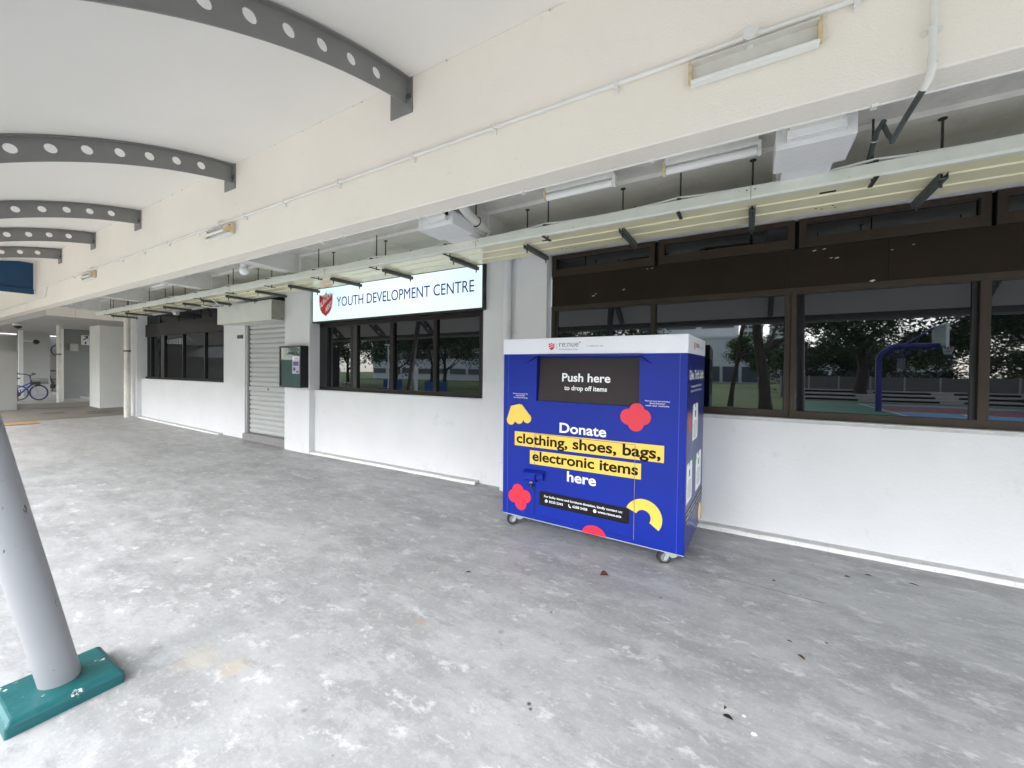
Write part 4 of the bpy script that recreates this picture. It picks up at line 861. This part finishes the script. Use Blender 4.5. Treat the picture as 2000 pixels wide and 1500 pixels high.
# ================================================================== PARK SIDE (behind the camera, mirrored by the windows)
GZ = -.5
def crown_mesh(name, mt, n, clumps, leaf_s, seed):
    rnd = random.Random(seed); mb = MB()
    cl = []
    for (x, y, z, r) in clumps:
        for k in range(int(6+r*3)):
            v = Vector((rnd.gauss(0,1), rnd.gauss(0,1), rnd.gauss(0,.8))).normalized()*r*rnd.uniform(.45,1.0)
            cl.append((Vector((x,y,z))+v, r*rnd.uniform(.22,.42)))
    vs = []; fs = []
    leaf_s *= .72
    for i in range(int(n*1.9)):
        c, r = cl[rnd.randrange(len(cl))]
        p = c+Vector((rnd.gauss(0,1), rnd.gauss(0,1), rnd.gauss(0,.75)))*r*.55
        a = Vector((rnd.uniform(-1,1), rnd.uniform(-1,1), rnd.uniform(-.6,.6))).normalized()
        b = a.cross(Vector((rnd.uniform(-1,1), rnd.uniform(-1,1), rnd.uniform(.2,1)))).normalized()
        s = leaf_s*rnd.uniform(.6,1.4); k = len(vs)
        vs += [p-a*s, p+b*s*.45, p+a*s, p-b*s*.45]; fs.append((k,k+1,k+2,k+3))
    mb.v = vs; mb.f = fs; mb.sm = [False]*len(fs)
    return mb.build(name, mt, fix=False)
def trunk_mesh(mb, base, top, r, rnd, limbs=5, spread=1.0):
    base, top = Vector(base), Vector(top); pts = []; n = 6
    for i in range(n+1): pts.append(base.lerp(top, i/n)+Vector((rnd.gauss(0,.06), rnd.gauss(0,.06), 0))*r*4*(i > 0))
    mb.tube(pts, [r*(1.35 if i == 0 else 1-.45*i/n) for i in range(n+1)], 10)
    for k in range(limbs):
        a = 2*math.pi*k/limbs+rnd.uniform(-.3,.3); st = pts[3+k % 4]; L = (top-base).length*.55*spread
        e = st+Vector((math.cos(a)*L, math.sin(a)*L, L*rnd.uniform(.5,.9))); md = st.lerp(e,.5)+Vector((0,0,-.08*L))
        mb.tube([st, md, e], [r*.45, r*.3, r*.12], 7)
def tree(x, y, h, r, lab, trunk_h=None, tr=.22, n=9000, seed=1, mt='foliage', group='trees in the park', ls=.16, lean=0, flat=.62):
    rnd = random.Random(seed); th = trunk_h or h*.45
    t = empty('tree', (x,y,GZ), lab, 'tree', group)
    mb = MB(); trunk_mesh(mb, (0,0,-.1), (lean,0,th+.2*(h-th)), tr, rnd); mb.build('trunk', M['bark'], t)
    cz = (h+th)/2; cls = [(lean,0,cz,(h-th)*.5)]
    for k in range(6):
        a = k*math.pi/3+rnd.uniform(-.3,.3); cls.append((lean+math.cos(a)*r*.6, math.sin(a)*r*.6, cz+rnd.uniform(-.2,.25)*(h-th), r*.45*rnd.uniform(.8,1.2)*flat/.62))
    cr = crown_mesh('crown', M[mt], n, cls, ls, seed); cr.parent = t
    return t
tree(.75,-12.2,8.5,4.6,'dark forked tree close to the court corner', 5.2, .26, 5500, 2, lean=-.5)
tree(-.9,-19,8.0,3.2,'slender leaning tree left of the forked tree', 5.6, .14, 3500, 3, lean=.7)
tree(7.6,-31.5,10.5,6.8,'broad dark tree behind the basketball hoop', 4.0, .42, 10000, 4, ls=.22)
tree(1.6,-64,8.2,4.2,'round clipped tree on the far lawn', 1.6, .2, 9000, 5, 'foliage2', ls=.22, flat=.8)
tree(-5.5,-66,8.6,3.2,'second round tree beside a grey warehouse', 1.8, .2, 1, 6, 'foliage2') if False else None
tree(16,-30.5,10,5.5,'broad tree beyond the right part of the court', 3.5, .35, 8000, 7, ls=.2)
tree(24,-33,10,6,'tall tree furthest right beyond the court', 3.5, .35, 9000, 8, ls=.22)
k = 0
for x, y, h, r in ((6,-47,6.6,4),(11,-46,6.2,4),(16.5,-48,6.8,4.4),(23,-47,6,4),(30,-48,7,4.5),(38,-50,7,5)):
    tree(x,y,h,r,'bushy green tree in the row behind the court wall', 1.2, .2, 5000, 20+k, 'foliage2' if k % 2 else 'foliage', ls=.22, flat=.85); k += 1
k = 0
for x, y, h, r in ((-17,-27,9,5),(-24,-29,10,5.5),(-31,-28,9.5,5),(-38,-27,10,5.5),(-46,-26,9.5,5),(-55,-27,10,6),(-12,-33,8,4.5),(-27,-40,11,6),(-42,-38,11,6)):
    tree(x,y,h,r,'leafy park tree in the belt seen in the middle window', 2.6, .25, 7000, 40+k, 'foliage', ls=.2, flat=.8); k += 1
tree(-30.5,-10.5,8,3.5,'thick trunked tree beside the white bicycle rack', 4.5, .45, 4500, 60, lean=.9)
hd = crown_mesh('hedge', M['foliage'], 9000, [(x,-34.5,.5,.9) for x in range(3,46,2)], .12, 77); tag(hd, 'low dark hedge along the far side of the court', 'hedge')
cw = tag(MB().box(2.5,46,-33.6,-33.4,GZ,1.35).build('court_wall', M['darkwall']), 'dark boundary wall behind the stepped seats', 'wall')
for k in range(22): MB().box(2.5+2*k,2.6+2*k,-33.4,-33.36,GZ,1.4).build('wall_rib', M['ledge'], cw)
st = tag(MB().box(3.2,44,-31.0,-30.2,GZ,-.22).box(3.2,44,-31.8,-31.0,GZ,.05).box(3.2,44,-32.6,-31.8,GZ,.32).build('stepped_seats', M['outconc']), 'long grey concrete stepped seats behind the basketball court', 'seating')
for z, y in ((-.30,-30.19),(-.03,-30.99),(.24,-31.79)):
    for k in range(9): MB().box(4+4.4*k,7.2+4.4*k,y-.02,y+.003,z-.14,z).build('seat_slot', M['dark'], st)
# basketball hoop
H = empty('basketball_hoop', (6.33,-20.7,GZ), 'blue cantilever basketball hoop with clear board on the court', 'basketball hoop')
MB().tube([(0,0,0),(0,0,2.95),(.12,0,3.22),(.55,0,3.58),(.75,0,3.62),(2.45,0,3.62)], .14, 14).build('post', M['hoopblue'], H)
MB().tube([(1.05,0,3.68),(2.15,0,4.55)], .05, 8).tube([(.15,0,3.15),(.95,0,3.55)], .035, 8).tube([(.95,0,3.05),(.98,0,3.60)], .03, 8).tube([(.1,0,3.05),(1.0,0,3.05),(1.5,0,3.58)], .03, 8).build('brace', M['hoopblue'], H)
bd = MB().box(2.40,2.46,-.9,.9,3.55,4.65).build('backboard', M['backboard'], H); MB().box(2.463,2.47,-.3,.3,3.75,3.79).box(2.463,2.47,-.3,.3,4.15,4.19).box(2.463,2.47,-.3,-.26,3.79,4.15).box(2.463,2.47,.26,.3,3.79,4.15).box(2.37,2.48,-.94,-.9,3.5,4.7).box(2.37,2.48,.9,.94,3.5,4.7).box(2.37,2.48,-.9,.9,4.65,4.7).build('board_frame', M['line'], bd)
MB().torus((2.72,0,3.55),(0,0,1),.23,.012,24,6).build('rim', M['red'], H)
nm = MB()
for k in range(12):
    a, b = 2*math.pi*k/12, 2*math.pi*(k+1)/12
    nm.tube([(2.72+.23*math.cos(a),.23*math.sin(a),3.55),(2.72+.13*math.cos(b),.13*math.sin(b),3.15)], .008, 4).tube([(2.72+.23*math.cos(b),.23*math.sin(b),3.55),(2.72+.13*math.cos(a),.13*math.sin(a),3.15)], .008, 4)
nm.build('net', M['line'], H)
MB().box(.78,1.12,-.13,-.11,2.35,2.95).build('warning_board', M['inkgrey'], H)
# warehouse, office and condominium towers
def building(name, x0, x1, y0, y1, h, mt, floors, lab, band=(.35,.72), cols=1, roof=0):
    b = empty(name, ((x0+x1)/2,y0,GZ), lab, 'building'); b.location = (0,0,0)
    MB().box(x0,x1,y1,y0,GZ-.2,h).build('wall', M[mt], b)
    fh = (h-GZ)/max(floors,1)
    for f in range(floors):
        z = GZ+fh*f; n = cols; wd = (x1-x0)/n
        for c in range(n):
            wo_ = MB().box(x0+wd*c+wd*.08, x0+wd*(c+1)-wd*.08, y0-.02, y0+.12, z+fh*band[0], z+fh*band[1]).build('window', M['window_band'], b)
    if roof: MB().box(x0-.3,x1+.3,y1-.3,y0+.3,h,h+roof).build('roof', M['bldwhite'], b)
    return b
building('warehouse', -16,2.2,-92,-120,9.4,'bldgrey',1,'long pale grey warehouse beyond the lawn', (.02,.36), 5, .5)
building('office_block', -22,-2.6,-118,-140,17,'bldwhite',4,'white four storey office block with strip windows', (.38,.75), 2, .6)
building('office_block', -30,-14,-126,-150,23,'bldwhite',5,'taller white block with large dark upper windows', (.3,.8), 5, .8)
for i, (x, h, lab) in enumerate(((-30,46,'left white condominium tower behind the offices'),(-15,52,'middle white condominium tower behind the offices'),(-3,50,'right white condominium tower, partly behind the forked tree'),(9,42,'white condominium tower seen between tree limbs'))):
    building('condo_tower', x,x+9,-210,-225,h,'bldwhite',18,lab,(.3,.75),3)
building('low_block', 6,34,-100,-112,7.5,'bldwhite',2,'low white building behind the row of trees',(.4,.7),6)
building('housing_block', -75,-30,-55,-66,12,'bldgrey',4,'grey housing block glimpsed between the park trees',(.4,.75),10)
# added wall with bars, keeps bright sky out of the far left window reflection
ew = empty('sky_screen_wall', (0,0,0), 'added dark wall with bars screening sky from the far left window', 'building')
MB().box(-46,-38.0,-3.6,-3.2,GZ,5).box(-33.2,-22.5,-3.6,-3.2,GZ,5).box(-38.0,-33.2,-3.6,-3.2,GZ,2.15).box(-38.0,-33.2,-3.6,-3.2,3.55,5).build('wall', M['darkwall'], ew)
br = MB(); [br.box(-37.9+.24*k,-37.84+.24*k,-3.45,-3.40,2.15,3.55) for k in range(20)]; br.box(-38,-33.2,-3.45,-3.40,2.5,2.55).build('bars', M['black'], ew)
# park furniture
def bollard(x, y, lab):
    t = MB().cyl((0,0,0),(0,0,1.75),.14,14).build('bollard', M['bldgrey']); t.location = (x,y,GZ); tag(t, lab, 'bollard', 'pointed bollards by the park path')
    MB().cyl((0,0,1.75),(0,0,2.02),.17,14).cyl((0,0,2.02),(0,0,2.42),.17,14,.01).build('cap', M['line'], t)
bollard(-30.1,-13,'white pointed bollard standing nearer the bicycle rack'); bollard(-21.2,-13,'white pointed bollard beside the nearer blue bench')
lp = tag(MB().cyl((0,0,0),(0,0,3.9),.05,10).box(-.3,.3,-.12,.12,3.9,4.0).build('street_lamp', M['bldgrey']), 'slim park lamp between the bollards', 'street lamp'); lp.location = (-24.3,-13.2,GZ)
for x, y, lab in ((-25.6,-14.6,'blue park bench further from the window sign'),(-20.0,-13.6,'blue park bench beside the pointed bollard')):
    t = empty('park_bench', (x,y,GZ), lab, 'bench', 'blue park benches')
    MB().box(-1.1,1.1,-.25,.25,.40,.46).build('seat', M['benchblue'], t); MB().box(-1.1,1.1,-.30,-.25,.5,1.15).build('backrest', M['benchblue'], t)
    for lx in (-.9,.9): MB().box(lx-.04,lx+.04,-.25,.22,0,.40).build('leg', M['benchblue'], t)
rk = empty('bicycle_rack', (-30.0,-12.2,GZ), 'white tubular bicycle rack by the thick tree', 'bicycle rack')
fr = MB().tube([(-2.2,0,0),(-2.2,0,.9),(2.4,0,.9),(2.6,0,.7),(2.6,0,0)], .035, 8).tube([(-2.2,0,.15),(2.6,0,.15)], .03, 8); fr.build('frame', M['line'], rk)
for k in range(9): MB().tube([(-2.0+.5*k,0,.15),(-1.75+.5*k,0,.88)], .025, 6).build('hoop', M['line'], rk)
bpst = tag(MB().cyl((0,0,0),(0,0,3.3),.10,12).box(-.35,.15,-.1,.1,0,1.5).build('blue_post', M['hoopblue']), 'tall blue post mirrored at the right of the middle window', 'post'); bpst.location = (-12.9,-11.2,GZ)

# decal of safety: every mesh renders on both sides; finish
bpy.context.view_layer.update()
